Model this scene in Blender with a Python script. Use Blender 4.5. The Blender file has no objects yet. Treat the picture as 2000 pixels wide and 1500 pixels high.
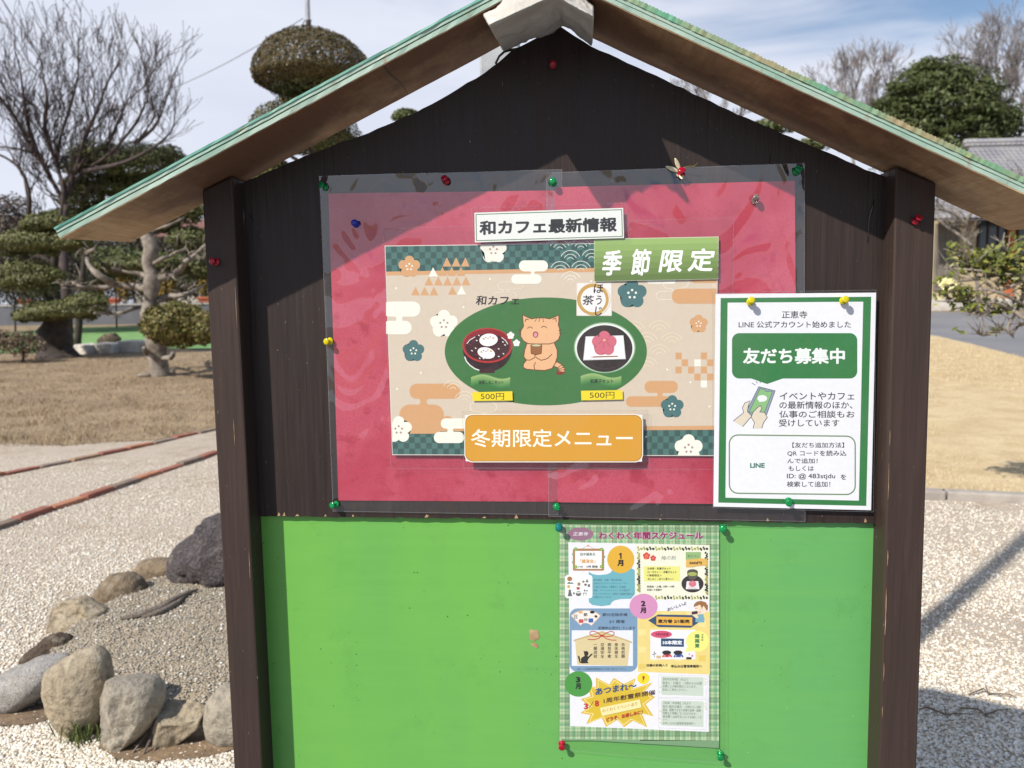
import bpy, bmesh, math, random
import numpy as np
from mathutils import Vector, Matrix, noise
from mathutils.geometry import delaunay_2d_cdt
R = math.radians
random.seed(7)
rng = np.random.default_rng(11)
SC = bpy.context.scene
COL = SC.collection

# ------------------------------------------------------------------ camera
CAM_H = 1.2
FPX = 1500.0                      # focal length in photo pixels (2000 wide)
YAW, PITCH, ROLL = R(3.7), R(-5.4), R(0.6)
fwd = Vector((-math.sin(YAW)*math.cos(PITCH), math.cos(YAW)*math.cos(PITCH), math.sin(PITCH)))
rgt = Vector((math.cos(YAW), math.sin(YAW), 0))
upv = rgt.cross(fwd)
rgt, upv = rgt*math.cos(ROLL)-upv*math.sin(ROLL), upv*math.cos(ROLL)+rgt*math.sin(ROLL)
camd = bpy.data.cameras.new('camera')
cam = bpy.data.objects.new('camera', camd); COL.objects.link(cam)
cam.matrix_world = Matrix(((rgt.x, upv.x, -fwd.x, 0), (rgt.y, upv.y, -fwd.y, 0), (rgt.z, upv.z, -fwd.z, CAM_H), (0, 0, 0, 1)))
camd.sensor_width = 36; camd.lens = 27; camd.clip_start = 0.01; camd.clip_end = 3000
camd.dof.use_dof = True; camd.dof.focus_distance = 1.08; camd.dof.aperture_fstop = 7.5
SC.camera = cam

# ------------------------------------------------------------------ light
SUN = Vector((0.89, 1.0, -1.235)).normalized()       # the way the light travels
sund = bpy.data.lights.new('sun', 'SUN'); sund.energy = 5.0; sund.angle = R(0.7); sund.color = (1.0, 0.95, 0.87)
sun = bpy.data.objects.new('sun', sund); COL.objects.link(sun)
sun.rotation_euler = SUN.to_track_quat('-Z', 'Y').to_euler()
SC.view_settings.view_transform = 'Standard'; SC.view_settings.look = 'None'
SC.view_settings.exposure = 0.14; SC.view_settings.gamma = 1.0
SC.cycles.max_bounces = 8; SC.cycles.transparent_max_bounces = 24
SC.cycles.caustics_reflective = False; SC.cycles.caustics_refractive = False

def nodes_of(tree):
    return tree.nodes, tree.links
world = bpy.data.worlds.new("World"); SC.world = world; world.use_nodes = True
wn, wl = nodes_of(world.node_tree); wn.clear()
wo = wn.new('ShaderNodeOutputWorld'); wb = wn.new('ShaderNodeBackground'); wb.inputs[1].default_value = 0.075
sky = wn.new('ShaderNodeTexSky'); sky.sky_type = 'NISHITA'; sky.sun_disc = False
sky.sun_elevation = math.asin(-SUN.z); sky.sun_rotation = math.atan2(-SUN.x, -SUN.y)
sky.air_density = 1.0; sky.dust_density = 0.6; sky.ozone_density = 1.2
wtc = wn.new('ShaderNodeTexCoord')
# thin high cloud: noise on the direction, stretched into streaks
wmap = wn.new('ShaderNodeMapping'); wmap.inputs['Scale'].default_value = (1.1, 1.6, 4.2); wmap.inputs['Rotation'].default_value = (0.0, R(14), R(20))
wl.new(wtc.outputs['Generated'], wmap.inputs[0])
wnz = wn.new('ShaderNodeTexNoise'); wnz.inputs['Scale'].default_value = 1.9; wnz.inputs['Detail'].default_value = 7; wnz.inputs['Roughness'].default_value = 0.52; wnz.inputs['Distortion'].default_value = 0.5
wl.new(wmap.outputs[0], wnz.inputs['Vector'])
wsep = wn.new('ShaderNodeSeparateXYZ'); wl.new(wtc.outputs['Generated'], wsep.inputs[0])
wx = wn.new('ShaderNodeMath'); wx.operation = 'MULTIPLY_ADD'; wx.inputs[1].default_value = -0.24; wx.inputs[2].default_value = 0.165
wl.new(wsep.outputs[0], wx.inputs[0])
wz = wn.new('ShaderNodeMath'); wz.operation = 'MULTIPLY_ADD'; wz.inputs[1].default_value = -0.30; wl.new(wsep.outputs[2], wz.inputs[0]); wl.new(wx.outputs[0], wz.inputs[2])
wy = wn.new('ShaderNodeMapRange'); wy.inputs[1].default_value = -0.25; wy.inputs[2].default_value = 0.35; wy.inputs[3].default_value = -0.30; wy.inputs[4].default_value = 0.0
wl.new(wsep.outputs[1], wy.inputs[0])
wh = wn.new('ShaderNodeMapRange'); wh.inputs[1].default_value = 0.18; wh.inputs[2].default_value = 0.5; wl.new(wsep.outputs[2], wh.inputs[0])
wyh = wn.new('ShaderNodeMath'); wyh.operation = 'MULTIPLY'; wl.new(wy.outputs[0], wyh.inputs[0]); wl.new(wh.outputs[0], wyh.inputs[1])   # high cloud behind the viewer thinned to cut ambient light, low cloud kept
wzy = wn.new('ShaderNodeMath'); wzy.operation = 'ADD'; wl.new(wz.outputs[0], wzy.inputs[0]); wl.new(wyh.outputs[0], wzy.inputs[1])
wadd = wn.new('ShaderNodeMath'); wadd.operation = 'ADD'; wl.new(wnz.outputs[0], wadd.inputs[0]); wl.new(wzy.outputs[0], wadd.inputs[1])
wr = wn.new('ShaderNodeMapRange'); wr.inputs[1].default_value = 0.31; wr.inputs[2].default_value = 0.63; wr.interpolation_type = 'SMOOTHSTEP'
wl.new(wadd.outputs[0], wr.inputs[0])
wnz2 = wn.new('ShaderNodeTexNoise'); wnz2.inputs['Scale'].default_value = 3.2; wnz2.inputs['Detail'].default_value = 4
wl.new(wmap.outputs[0], wnz2.inputs['Vector'])
wcr = wn.new('ShaderNodeMix'); wcr.data_type = 'RGBA'; wcr.inputs[6].default_value = (8.0, 8.6, 10.4, 1); wcr.inputs[7].default_value = (10.6, 11.0, 12.2, 1)
wl.new(wnz2.outputs[0], wcr.inputs[0])
wmx = wn.new('ShaderNodeMix'); wmx.data_type = 'RGBA'
wl.new(wr.outputs[0], wmx.inputs[0]); wsc = wn.new('ShaderNodeVectorMath'); wsc.operation = 'SCALE'; wsc.inputs[3].default_value = 1.6; wl.new(sky.outputs[0], wsc.inputs[0]); wl.new(wsc.outputs[0], wmx.inputs[6]); wl.new(wcr.outputs[2], wmx.inputs[7])
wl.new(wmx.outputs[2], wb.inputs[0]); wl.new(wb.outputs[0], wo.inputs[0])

# ------------------------------------------------------------------ geometry helpers
CAMP = Vector((0, 0, CAM_H))
def ray(px, py):
    return fwd + rgt*((px-1000)/FPX) + upv*((750-py)/FPX)
def at(px, py, Y):
    """the point of the upright plane y=Y that the photo shows at pixel px,py"""
    d = ray(px, py); return CAMP + d*(Y/d.y)
def terr(x, y):
    t = max(0.0, y-6.0); t = t*t/(t+1.2) if t > 0 else 0.0
    return 0.0375*min(t, 36.0)
def gnd(px, py, dz=0.0):
    d = ray(px, py); lo, hi = 0.2, 160.0
    f = lambda t: CAM_H + d.z*t - terr(d.x*t, d.y*t) - dz
    t = 0.5
    while t < 160 and f(t) > 0: lo = t; t *= 1.03
    hi = t
    for _ in range(40):
        m = (lo+hi)/2
        if f(m) > 0: lo = m
        else: hi = m
    p = CAMP + d*hi
    return Vector((p.x, p.y, terr(p.x, p.y)+dz))
def srgb(r, g, b):
    f = lambda c: c/12.92 if c <= 0.04045 else ((c+0.055)/1.055)**2.4
    return (f(r/255), f(g/255), f(b/255), 1.0)

def tag(o, label=None, cat=None, group=None, kind=None):
    if label: o['label'] = label
    if cat: o['category'] = cat
    if group: o['group'] = group
    if kind: o['kind'] = kind
    return o
def empty(name, loc, label=None, cat=None, group=None):
    o = bpy.data.objects.new(name, None); COL.objects.link(o); o.location = loc
    o.empty_display_size = 0.05
    return tag(o, label, cat, group)
def link(name, me, mats=None, parent=None, smooth=False):
    o = bpy.data.objects.new(name, me); COL.objects.link(o)
    if mats:
        for m in (mats if isinstance(mats, (list, tuple)) else [mats]): me.materials.append(m)
    if parent:
        o.parent = parent
        o.matrix_parent_inverse = Matrix.Translation(parent.location).inverted()
    if smooth and len(me.polygons): me.polygons.foreach_set('use_smooth', [True]*len(me.polygons))
    return o
def np_mesh(name, V, F, cols=None, nper=4):
    """mesh from numpy arrays: V (n,3), F (m,nper), cols (m,4) one colour per face"""
    me = bpy.data.meshes.new(name)
    V = np.asarray(V, dtype=np.float32); F = np.asarray(F, dtype=np.int32)
    me.vertices.add(len(V)); me.vertices.foreach_set('co', V.ravel())
    me.loops.add(F.size); me.loops.foreach_set('vertex_index', F.ravel())
    me.polygons.add(len(F)); me.polygons.foreach_set('loop_start', np.arange(0, F.size, nper, dtype=np.int32))
    try: me.polygons.foreach_set('loop_total', np.full(len(F), nper, dtype=np.int32))
    except Exception: pass
    me.update(calc_edges=True)
    if cols is not None:
        a = me.color_attributes.new('Col', 'FLOAT_COLOR', 'CORNER')
        a.data.foreach_set('color', np.repeat(np.asarray(cols, dtype=np.float32), nper, axis=0).ravel())
    me.validate(); return me
class MB:
    """collects shapes in world space and links them as one mesh object"""
    def __init__(s): s.v = []; s.f = []; s.mi = []; s.cur = 0
    def add(s, vs, fs):
        b = len(s.v); s.v += [Vector(v) for v in vs]
        for f in fs: s.f.append([b+i for i in f]); s.mi.append(s.cur)
    def hexa(s, p):            # 8 points: bottom loop 0-3, top loop 4-7
        s.add(p, [(3, 2, 1, 0), (4, 5, 6, 7), (0, 1, 5, 4), (1, 2, 6, 5), (2, 3, 7, 6), (3, 0, 4, 7)])
    def box(s, x0, x1, y0, y1, z0, z1):
        s.hexa([(x0, y0, z0), (x1, y0, z0), (x1, y1, z0), (x0, y1, z0), (x0, y0, z1), (x1, y0, z1), (x1, y1, z1), (x0, y1, z1)])
    def prism(s, poly, d):     # planar polygon swept by vector d
        n = len(poly); d = Vector(d); a = [Vector(p) for p in poly]
        s.add(a+[p+d for p in a], [list(range(n)), list(range(2*n-1, n-1, -1))]+[(i, n+i, n+(i+1) % n, (i+1) % n) for i in range(n)])
    def tube(s, pts, rad, n=6, cap=True):
        pts = [Vector(p) for p in pts]; rings = []; ref = None
        for i, p in enumerate(pts):
            t = (pts[min(i+1, len(pts)-1)]-pts[max(i-1, 0)])
            if t.length < 1e-9: t = Vector((0, 0, 1))
            t.normalize()
            if ref is None: ref = t.orthogonal().normalized()
            ref = (ref-t*ref.dot(t)); ref = ref.normalized() if ref.length > 1e-6 else t.orthogonal().normalized()
            b = t.cross(ref); r = rad[i] if isinstance(rad, (list, tuple)) else rad
            rings.append([p+(ref*math.cos(2*math.pi*k/n)+b*math.sin(2*math.pi*k/n))*r for k in range(n)])
        vs = [v for r_ in rings for v in r_]; fs = []
        for i in range(len(rings)-1):
            for k in range(n):
                fs.append((i*n+k, i*n+(k+1) % n, (i+1)*n+(k+1) % n, (i+1)*n+k))
        if cap: fs.append(list(range(n))[::-1]); fs.append([(len(rings)-1)*n+k for k in range(n)])
        s.add(vs, fs)
    def mesh(s, name):
        me = bpy.data.meshes.new(name); me.from_pydata([tuple(v) for v in s.v], [], s.f); me.update(); 
        me.polygons.foreach_set('material_index', s.mi)
        bm = bmesh.new(); bm.from_mesh(me); bmesh.ops.recalc_face_normals(bm, faces=bm.faces); bm.to_mesh(me); bm.free()
        return me
    def build(s, name, m, parent=None, smooth=False, bevel=0, seg=2):
        o = link(name, s.mesh(name), m, parent, smooth)
        if bevel:
            b = o.modifiers.new('bevel', 'BEVEL'); b.width = bevel; b.segments = seg; b.limit_method = 'ANGLE'; b.angle_limit = R(35)
        return o

# ------------------------------------------------------------------ material helpers
class Mt:
    def __init__(s, name):
        s.m = bpy.data.materials.new(name); s.m.use_nodes = True
        s.n, s.l = s.m.node_tree.nodes, s.m.node_tree.links
        s.n.clear(); s.o = s.n.new('ShaderNodeOutputMaterial')
        s.b = s.n.new('ShaderNodeBsdfPrincipled'); s.l.new(s.b.outputs[0], s.o.inputs[0])
        s.tc = s.n.new('ShaderNodeTexCoord')
    def set(s, **k):
        for a, v in k.items(): s.b.inputs[a.replace('_', ' ')].default_value = v
        return s
    def map(s, scale=(1, 1, 1), rot=(0, 0, 0)):
        m = s.n.new('ShaderNodeMapping'); m.inputs['Scale'].default_value = scale; m.inputs['Rotation'].default_value = rot
        s.l.new(s.tc.outputs['Object'], m.inputs[0]); return m.outputs[0]
    def noise(s, scale, detail=4, rough=0.55, vec=None, dist=0.0):
        t = s.n.new('ShaderNodeTexNoise'); t.inputs['Scale'].default_value = scale; t.inputs['Detail'].default_value = detail
        t.inputs['Roughness'].default_value = rough; t.inputs['Distortion'].default_value = dist
        s.l.new(vec if vec is not None else s.tc.outputs['Object'], t.inputs['Vector']); return t.outputs[0]
    def voro(s, scale, feature='F1', out=0, vec=None):
        t = s.n.new('ShaderNodeTexVoronoi'); t.feature = feature; t.inputs['Scale'].default_value = scale
        s.l.new(vec if vec is not None else s.tc.outputs['Object'], t.inputs['Vector']); return t.outputs[out]
    def ramp(s, fac, stops):
        r = s.n.new('ShaderNodeValToRGB'); e = r.color_ramp.elements
        while len(e) < len(stops): e.new(0.5)
        for k, (p, c) in enumerate(stops):
            e[k].position = p; e[k].color = c if len(c) == 4 else tuple(c)+(1,)
        s.l.new(fac, r.inputs[0]); return r.outputs[0]
    def rng(s, fac, a, b, c=0.0, d=1.0):
        r = s.n.new('ShaderNodeMapRange'); s.l.new(fac, r.inputs[0])
        for i, v in enumerate((a, b, c, d)): r.inputs[i+1].default_value = v
        return r.outputs[0]
    def mix(s, fac, a, b, mode='MIX'):
        m = s.n.new('ShaderNodeMix'); m.data_type = 'RGBA'; m.blend_type = mode
        for idx, v in ((0, fac), (6, a), (7, b)):
            if isinstance(v, (int, float)): m.inputs[idx].default_value = v
            elif isinstance(v, tuple): m.inputs[idx].default_value = v if len(v) == 4 else v+(1,)
            else: s.l.new(v, m.inputs[idx])
        return m.outputs[2]
    def attr(s, name='Col'):
        a = s.n.new('ShaderNodeAttribute'); a.attribute_name = name; return a.outputs[0]
    def col(s, c):
        if isinstance(c, tuple): s.b.inputs['Base Color'].default_value = c if len(c) == 4 else c+(1,)
        else: s.l.new(c, s.b.inputs['Base Color'])
        return s
    def bump(s, h, strength=0.3, dist=0.01, to=None):
        b = s.n.new('ShaderNodeBump'); b.inputs['Strength'].default_value = strength; b.inputs['Distance'].default_value = dist
        s.l.new(h, b.inputs['Height']); s.l.new(b.outputs[0], (to or s.b).inputs['Normal']); return b.outputs[0]
    def rough(s, r):
        if isinstance(r, (int, float)): s.b.inputs['Roughness'].default_value = r
        else: s.l.new(r, s.b.inputs['Roughness'])
        return s
def two_tone(name, c1, c2, scale=8, rough=0.6, bump=0.0, bscale=40, bdist=0.005, vec=None, spec=None):
    t = Mt(name); n = t.noise(scale, 5, vec=t.map(vec) if vec else None)
    t.col(t.mix(t.rng(n, 0.35, 0.65), c1, c2)).rough(rough)
    if bump: t.bump(t.noise(bscale, 5, vec=t.map(vec) if vec else None), bump, bdist)
    if spec is not None: t.b.inputs['Specular IOR Level'].default_value = spec
    return t.m
# ------------------------------------------------------------------ the notice board
YP = 1.05        # front of the posts
YB = 1.083       # front of the brown upper panel
YG = 1.090       # front of the green lower panel

def dark_wood(name, c1, c2, rough=0.42):
    t = Mt(name); v = t.map((55, 55, 2.2)); g = t.noise(3.0, 6, 0.6, v, 0.3)
    big = t.noise(3.2, 3)
    c = t.mix(t.rng(g, 0.35, 0.7), c1, c2)
    fl = t.rng(t.noise(300, 2, 0.5, t.map((1, 1, .35))), 0.72, 0.78)
    c = t.mix(t.rng(big, 0.4, 0.7, 0, 0.35), c, srgb(58, 50, 42))
    c = t.mix(fl, c, srgb(120, 108, 96))
    t.col(c); t.rough(t.rng(g, 0.3, 0.7, rough-0.08, rough+0.14)); t.bump(g, 0.55, 0.0016)
    t.b.inputs['Specular IOR Level'].default_value = 0.26
    return t.m
M_panel = dark_wood('brown_stained_plywood', srgb(46, 38, 36), srgb(58, 46, 42))
M_post = dark_wood('brown_stained_post', srgb(58, 46, 42), srgb(68, 53, 47), 0.5)
def green_paint():
    t = Mt('green_gloss_paint'); v = t.map((6, 6, 0.9))
    n = t.noise(0.9, 3, 0.5, v); n2 = t.noise(2.6, 4, 0.55); br = t.noise(6, 4, .6, t.map((1.2, 1, 16)))
    sx = t.n.new('ShaderNodeSeparateXYZ'); t.l.new(t.tc.outputs['Object'], sx.inputs[0])
    c = t.mix(t.rng(n, 0.3, 0.7), srgb(112, 176, 68), srgb(100, 165, 80))
    ad = t.n.new('ShaderNodeMath'); ad.operation = 'MULTIPLY_ADD'; t.l.new(n2, ad.inputs[0]); ad.inputs[1].default_value = .5; t.l.new(sx.outputs[0], ad.inputs[2])
    c = t.mix(t.rng(ad.outputs[0], 0.0, 0.55, 0, 0.8), c, srgb(94, 162, 96))           # cooler green towards the right
    c = t.mix(t.rng(br, 0.42, 0.62, 0, 0.10), c, srgb(120, 183, 76))                   # roller laps
    c = t.mix(t.rng(t.noise(20, 5, .7), .56, .74, 0, .28), c, srgb(84, 140, 66))
    for sc_, r0, r1, lim, cc in ((60, .07, .045, .52, srgb(40, 66, 28)), (34, .035, .02, .5, srgb(186, 200, 130)), (110, .10, .06, .56, srgb(60, 96, 40))):
        sp = t.rng(t.voro(sc_), r0, r1); sp2 = t.rng(t.noise(9+sc_*.1, 2), lim, lim+.05)
        m = t.n.new('ShaderNodeMath'); m.operation = 'MULTIPLY'; t.l.new(sp, m.inputs[0]); t.l.new(sp2, m.inputs[1]); c = t.mix(m.outputs[0], c, cc)
    t.col(c).rough(t.rng(br, .3, .7, .28, .42)); t.bump(t.noise(60, 4), 0.16, 0.001); return t.m
M_green = green_paint()
def ply():
    t = Mt('weathered_plywood'); v = t.map((5, 30, 5)); g = t.noise(3, 6, 0.6, t.map((60, 5, 60)), 0.5); st = t.noise(5.5, 5, 0.6)
    c = t.mix(t.rng(g, 0.3, 0.7), srgb(204, 170, 128), srgb(178, 138, 98))
    sx = t.n.new('ShaderNodeSeparateXYZ'); t.l.new(t.tc.outputs['Object'], sx.inputs[0])
    ab = t.n.new('ShaderNodeMath'); ab.operation = 'ABSOLUTE'; t.l.new(sx.outputs[0], ab.inputs[0])
    damp = t.rng(ab.outputs[0], 0.60, 0.40)                   # water stain creeps down from the ridge
    ad = t.n.new('ShaderNodeMath'); ad.operation = 'MULTIPLY_ADD'; t.l.new(damp, ad.inputs[0]); ad.inputs[1].default_value = 0.30; t.l.new(st, ad.inputs[2])
    c = t.mix(t.rng(ad.outputs[0], 0.50, 0.80, 0, 0.92), c, srgb(98, 64, 42))
    c = t.mix(t.rng(t.noise(5, 5, 0.7, t.map((3, 6, 3))), 0.55, 0.75, 0, .6), c, srgb(98, 66, 44))
    c = t.mix(t.rng(t.noise(60, 5, 0.7), 0.60, 0.74, 0, .55), c, srgb(60, 40, 28))
    t.col(c).rough(0.75); t.bump(g, 0.3, 0.001); return t.m
M_ply = ply()
def edge_paint(name, c1, c2, c3, sc=70):
    t = Mt(name); n = t.noise(sc, 5, 0.65); n2 = t.noise(9, 4, .6)
    c = t.mix(t.rng(n2, 0.4, 0.65), c1, c2); c = t.mix(t.rng(n, 0.60, 0.70), c, c3)
    t.col(c).rough(0.6); t.bump(n, 0.4, 0.002); return t.m
M_edge_pale = edge_paint('pale_green_edge_paint', srgb(140, 168, 150), srgb(164, 182, 166), srgb(150, 138, 116), 45)
M_edge_teal = edge_paint('teal_edge_paint', srgb(82, 144, 126), srgb(106, 158, 138), srgb(150, 164, 144), 45)
M_edge_dark = edge_paint('open_plywood_layer', srgb(70, 96, 80), srgb(96, 104, 84), srgb(150, 150, 120))
M_moss = edge_paint('mossy_roof_covering', srgb(156, 140, 104), srgb(92, 156, 122), srgb(190, 160, 66), 40)
M_chip = two_tone('bare_wood', srgb(186, 158, 120), srgb(150, 118, 84), 60, 0.8)

board = empty('notice_board', (0, YB, 0), 'brown wooden notice board with gabled plywood roof and green lower panel', 'notice board')

# posts: square timber, sunk in the ground, tops cut on the slope of the roof
def post(x0, x1, zt0, zt1, dep=0.085, lean=0.0):
    m = MB()
    m.hexa([(x0+lean, YP, -.3), (x1+lean, YP, -.3), (x1+lean, YP+dep, -.3), (x0+lean, YP+dep, -.3),
            (x0, YP, zt0), (x1, YP, zt1), (x1, YP+dep, zt1), (x0, YP+dep, zt0)])
    return m.build('post', M_post, board, bevel=0.0025)
post(-.4938, -.4500, 1.3705, 1.3885, lean=.014)
post(.4352, .4868, 1.3820, 1.3600, lean=.012)

# upper panel with the slightly hollow gable the saw left
G = [(452, 362), (472, 357), (595, 304), (700, 266), (720, 260), (825, 213), (877, 183), (947, 142), (975, 120), (1000, 98), (1045, 74), (1092, 50),
     (1154, 90), (1225, 122), (1300, 157), (1388, 198), (1475, 238), (1597, 290), (1690, 330), (1760, 358)]
top = [at(x, y, YB) for x, y in G]
top = [Vector((p.x, YB, p.z)) for p in top]
jag = []
for a, b in zip(top, top[1:]):
    n = max(1, int((b-a).length/0.012))
    for k in range(n):
        p = a.lerp(b, k/n); jag.append(p+Vector((0, 0, random.uniform(-.0012, .0009))))
jag.append(top[-1])
bl = Vector((-.468, YB, .9035)); br = Vector((.462, YB, .8985))
low = []
for k in range(121):
    p = br.lerp(bl, k/120); low.append(p+Vector((0, 0, random.choice([0, 0, 0, .0008, -.0006, .0018 if random.random() < .3 else 0]))))
m = MB(); m.prism([tuple(p) for p in jag+low], (0, .0065, 0)); m.build('gable_panel', M_panel, board)
m = MB(); m.box(-.468, .462, YG, YG+.012, .06, .915); m.build('lower_panel', M_green, board)
for z_ in (.90, .065):
    m = MB(); m.box(-.45, .437, YG+.012, YG+.040, z_, z_+.035); m.build('back_rail', M_post, board)
# splintered bare wood along the sawn bottom edge and paint chips on the green
m = MB()
for x in (546, 556, 578, 636, 690, 832, 838, 948, 1010, 1290, 1500, 1690):
    p = at(x+random.uniform(-3, 3), 1007+(x-510)*.0109, YB-.0004); w = random.uniform(.001, .0035); h = random.uniform(.002, .006)
    m = MB(); m.add([(p.x-w, YB-.0005, p.z-.0002), (p.x+w, YB-.0005, p.z), (p.x+w*.7, YB-.0005, p.z+h*.5), (p.x+random.uniform(-.6, .6)*w, YB-.0005, p.z+h)], [(0, 1, 2, 3)]); m.build('bare_wood_chip', M_chip, board)
for pts in ([(1034, 1229), (1051, 1231), (1053, 1246), (1043, 1252), (1035, 1249)], [(1036, 1257), (1046, 1254), (1052, 1262), (1048, 1266), (1040, 1262)]):
    m = MB(); m.add([Vector((q.x, YG-.0005, q.z)) for q in (at(x, y, YG) for x, y in pts)], [list(range(len(pts)))]); m.build('bare_wood_chip', M_chip, board)
def wear(pts, Y, w):
    m = MB(); P = [at(x, y, Y) for x, y in pts]; vs = []
    for i, p in enumerate(P): ww = w*(.3+.7*math.sin(math.pi*i/(len(P)-1)))*random.uniform(.7, 1.2); vs += [(p.x, Y-.0004, p.z), (p.x+ww, Y-.0004, p.z)]
    m.add(vs, [(2*i, 2*i+1, 2*i+3, 2*i+2) for i in range(len(P)-1)]); m.build('bare_wood_chip', M_chip, board)
random.seed(3)
for y0, y1, x, w in ((1075, 1105, 1733.5, .0010), (1150, 1240, 1730.5, .0011), (905, 975, 1736, .0007), (1295, 1330, 1726, .0008), (1380, 1400, 1723, .0007), (840, 870, 1738, .0006)):
    wear([(x-(k/9)*(y1-y0)*.03, y0+(y1-y0)*k/9) for k in range(10)], YP, w)
for y0, y1, x, w in ((820, 870, 459, .0006), (1080, 1130, 489, .0006), (560, 640, 462, .0005)):
    wear([(x-3+(k/9)*(y1-y0)*.05, y0+(y1-y0)*k/9) for k in range(10)], YP, w)
# drips of old stain / splits in the upper panel
M_drip = two_tone('glossy_stain', srgb(40, 33, 32), srgb(62, 52, 48), 80, 0.22)
def pxpath(pts, Y): return [at(x, y, Y) for x, y in pts]
m = MB(); m.tube(pxpath([(1707, 389), (1704, 405), (1698, 425), (1696, 450), (1695, 475)], YB-.0006), [.0006, .0016, .0015, .0010, .0003], 6); m.build('stain_drip', M_drip, board, smooth=True)
m = MB(); m.tube(pxpath([(488, 418), (494, 430), (502, 445), (505, 470)], YB-.0006), [.0004, .0012, .0010, .0003], 6); m.build('stain_drip', M_drip, board, smooth=True)
m = MB(); m.tube(pxpath([(1505, 300), (1502, 325), (1499, 350)], YB-.0002), [.0003, .0007, .0003], 5); m.build('stain_drip', M_drip, board, smooth=True)
m = MB(); m.tube(pxpath([(472, 370), (476, 420), (477, 500)], YB-.0006), [.0010, .0013, .0004], 6); m.build('stain_drip', M_drip, board, smooth=True)


# roof boards. The line of the underside in the plane of the board, then layers stacked across the slope.
YF, YR = 0.965, 1.102
L0 = at(126, 462, YF); L1 = at(940, 25, YF); R1 = at(1300, 58, YF); R2 = at(2000, 380, YF)
sl = (L1.z-L0.z)/(L1.x-L0.x); sr = (R2.z-R1.z)/(R2.x-R1.x)
ax = (R1.z-sr*R1.x-L0.z+sl*L0.x)/(sl-sr); apex = Vector((ax, 0, L0.z+sl*(ax-L0.x)))
def slope_board(a, b, layers, yf, yr, cut=0.018, name='roof_board', wav=0.0, children=()):
    """a = eave, b = ridge end on the underside line; layers = (name, t0, t1, inset, material)"""
    d = (b-a); L = d.length; d.normalize(); nrm = Vector((-d.z, 0, d.x)); nrm = nrm if nrm.z > 0 else -nrm
    for (nm, t0, t1, ins, mt) in layers:
        m = MB(); n = 60; vs = []; fs = []
        for k in range(n+1):
            f = k/n; p = a.lerp(b, f)
            for (y, t) in ((yf+ins, t0), (yf+ins, t1), (yr-ins, t1), (yr-ins, t0)):
                q = p+nrm*(t+(noise.noise(Vector((f*14, t*60, 3.1)))*wav)); 
                back = cut*(y-yf)/(yr-yf)*(1-f)
                jit = noise.noise(Vector((f*90, t*400, y*9)))*wav*1.6
                vs.append((q.x+d.x*back, y+(jit if y < 1.03 else -jit), q.z+d.z*back))
        for k in range(n):
            for j in range(4):
                fs.append((k*4+j, k*4+(j+1) % 4, (k+1)*4+(j+1) % 4, (k+1)*4+j))
        fs.append((3, 2, 1, 0)); fs.append((n*4, n*4+1, n*4+2, n*4+3))
        m.add(vs, fs); yield nm, m, mt
A = Vector((L0.x-.006, 0, L0.z-.006*sl)); 
RE = Vector((.625, 0, R1.z+sr*(.625-R1.x)))
lay = [('plywood_underside', 0.0, 0.0012, 0.0, M_ply), ('painted_edge', 0.0012, 0.0066, -.0004, M_edge_pale), ('open_layer', 0.0066, 0.0086, .0014, M_edge_dark),
       ('painted_edge', 0.0086, 0.0128, 0.0, M_edge_pale), ('roof_covering', 0.0128, 0.0158, -.0012, M_edge_teal)]
rb = empty('roof_board', (A.x, YF, A.z)); rb.parent = board; rb.matrix_parent_inverse = Matrix.Translation(board.location).inverted()
def sub(o, par):
    o.parent = par; o.matrix_parent_inverse = (Matrix.Translation(par.location)).inverted()
for nm, mm, mt in slope_board(A, apex, lay, YF, YR, wav=.0006):
    mm.build(nm, mt, rb)
lay2 = [('plywood_underside', 0.0, 0.0012, 0.0, M_ply), ('painted_edge', 0.0012, 0.0060, -.0004, M_edge_pale), ('open_layer', 0.0060, 0.0072, .0010, M_edge_teal),
        ('painted_edge', 0.0072, 0.0112, 0.0, M_edge_pale)]
rb2 = empty('roof_board', (RE.x, YF, RE.z)); rb2.parent = board; rb2.matrix_parent_inverse = Matrix.Translation(board.location).inverted()
for nm, mm, mt in slope_board(RE, apex, lay2, YF, YR, wav=.0006):
    mm.build(nm, mt, rb2)
# ribbed, mossy roofing laid over the right slope
d = (apex-RE); L = d.length; d.normalize(); nn = Vector((-d.z, 0, d.x)); nn = nn if nn.z > 0 else -nn
m = MB(); N = 300; vs = []; fs = []
for k in range(N+1):
    p = RE.lerp(apex, k/N); h = .0172+(.0007 if k % 2 else -.0005)+noise.noise(Vector((k*.21, 0, 1)))*.0012
    fy = YF-.0012+noise.noise(Vector((k*.37, 5, 1)))*.0012
    for (y, t) in ((fy, .0112), (fy, h), (YR, h), (YR, .0112)):
        q = p+nn*t; vs.append((q.x, y, q.z))
for k in range(N):
    for j in range(4): fs.append((k*4+j, k*4+(j+1) % 4, (k+1)*4+(j+1) % 4, (k+1)*4+j))
fs.append((3, 2, 1, 0)); fs.append((N*4, N*4+1, N*4+2, N*4+3))
m.add(vs, fs); m.build('roof_covering', M_moss, rb2)
# crack across the left underside
m = MB(); un = Vector((sl, 0, -1)).normalized()*.0006
cr = [at(748, 124, YF), at(762, 145, 1.0), at(780, 160, 1.04), at(797, 184, YR-.005)]
m.tube([Vector((p.x, p.y, L0.z+sl*(p.x-L0.x)))+un*.2 for p in cr], [.0004, .0009, .0008, .0004], 4)
m.build('crack', two_tone('dark_crack', srgb(40, 28, 20), srgb(30, 20, 14)), rb)

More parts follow.
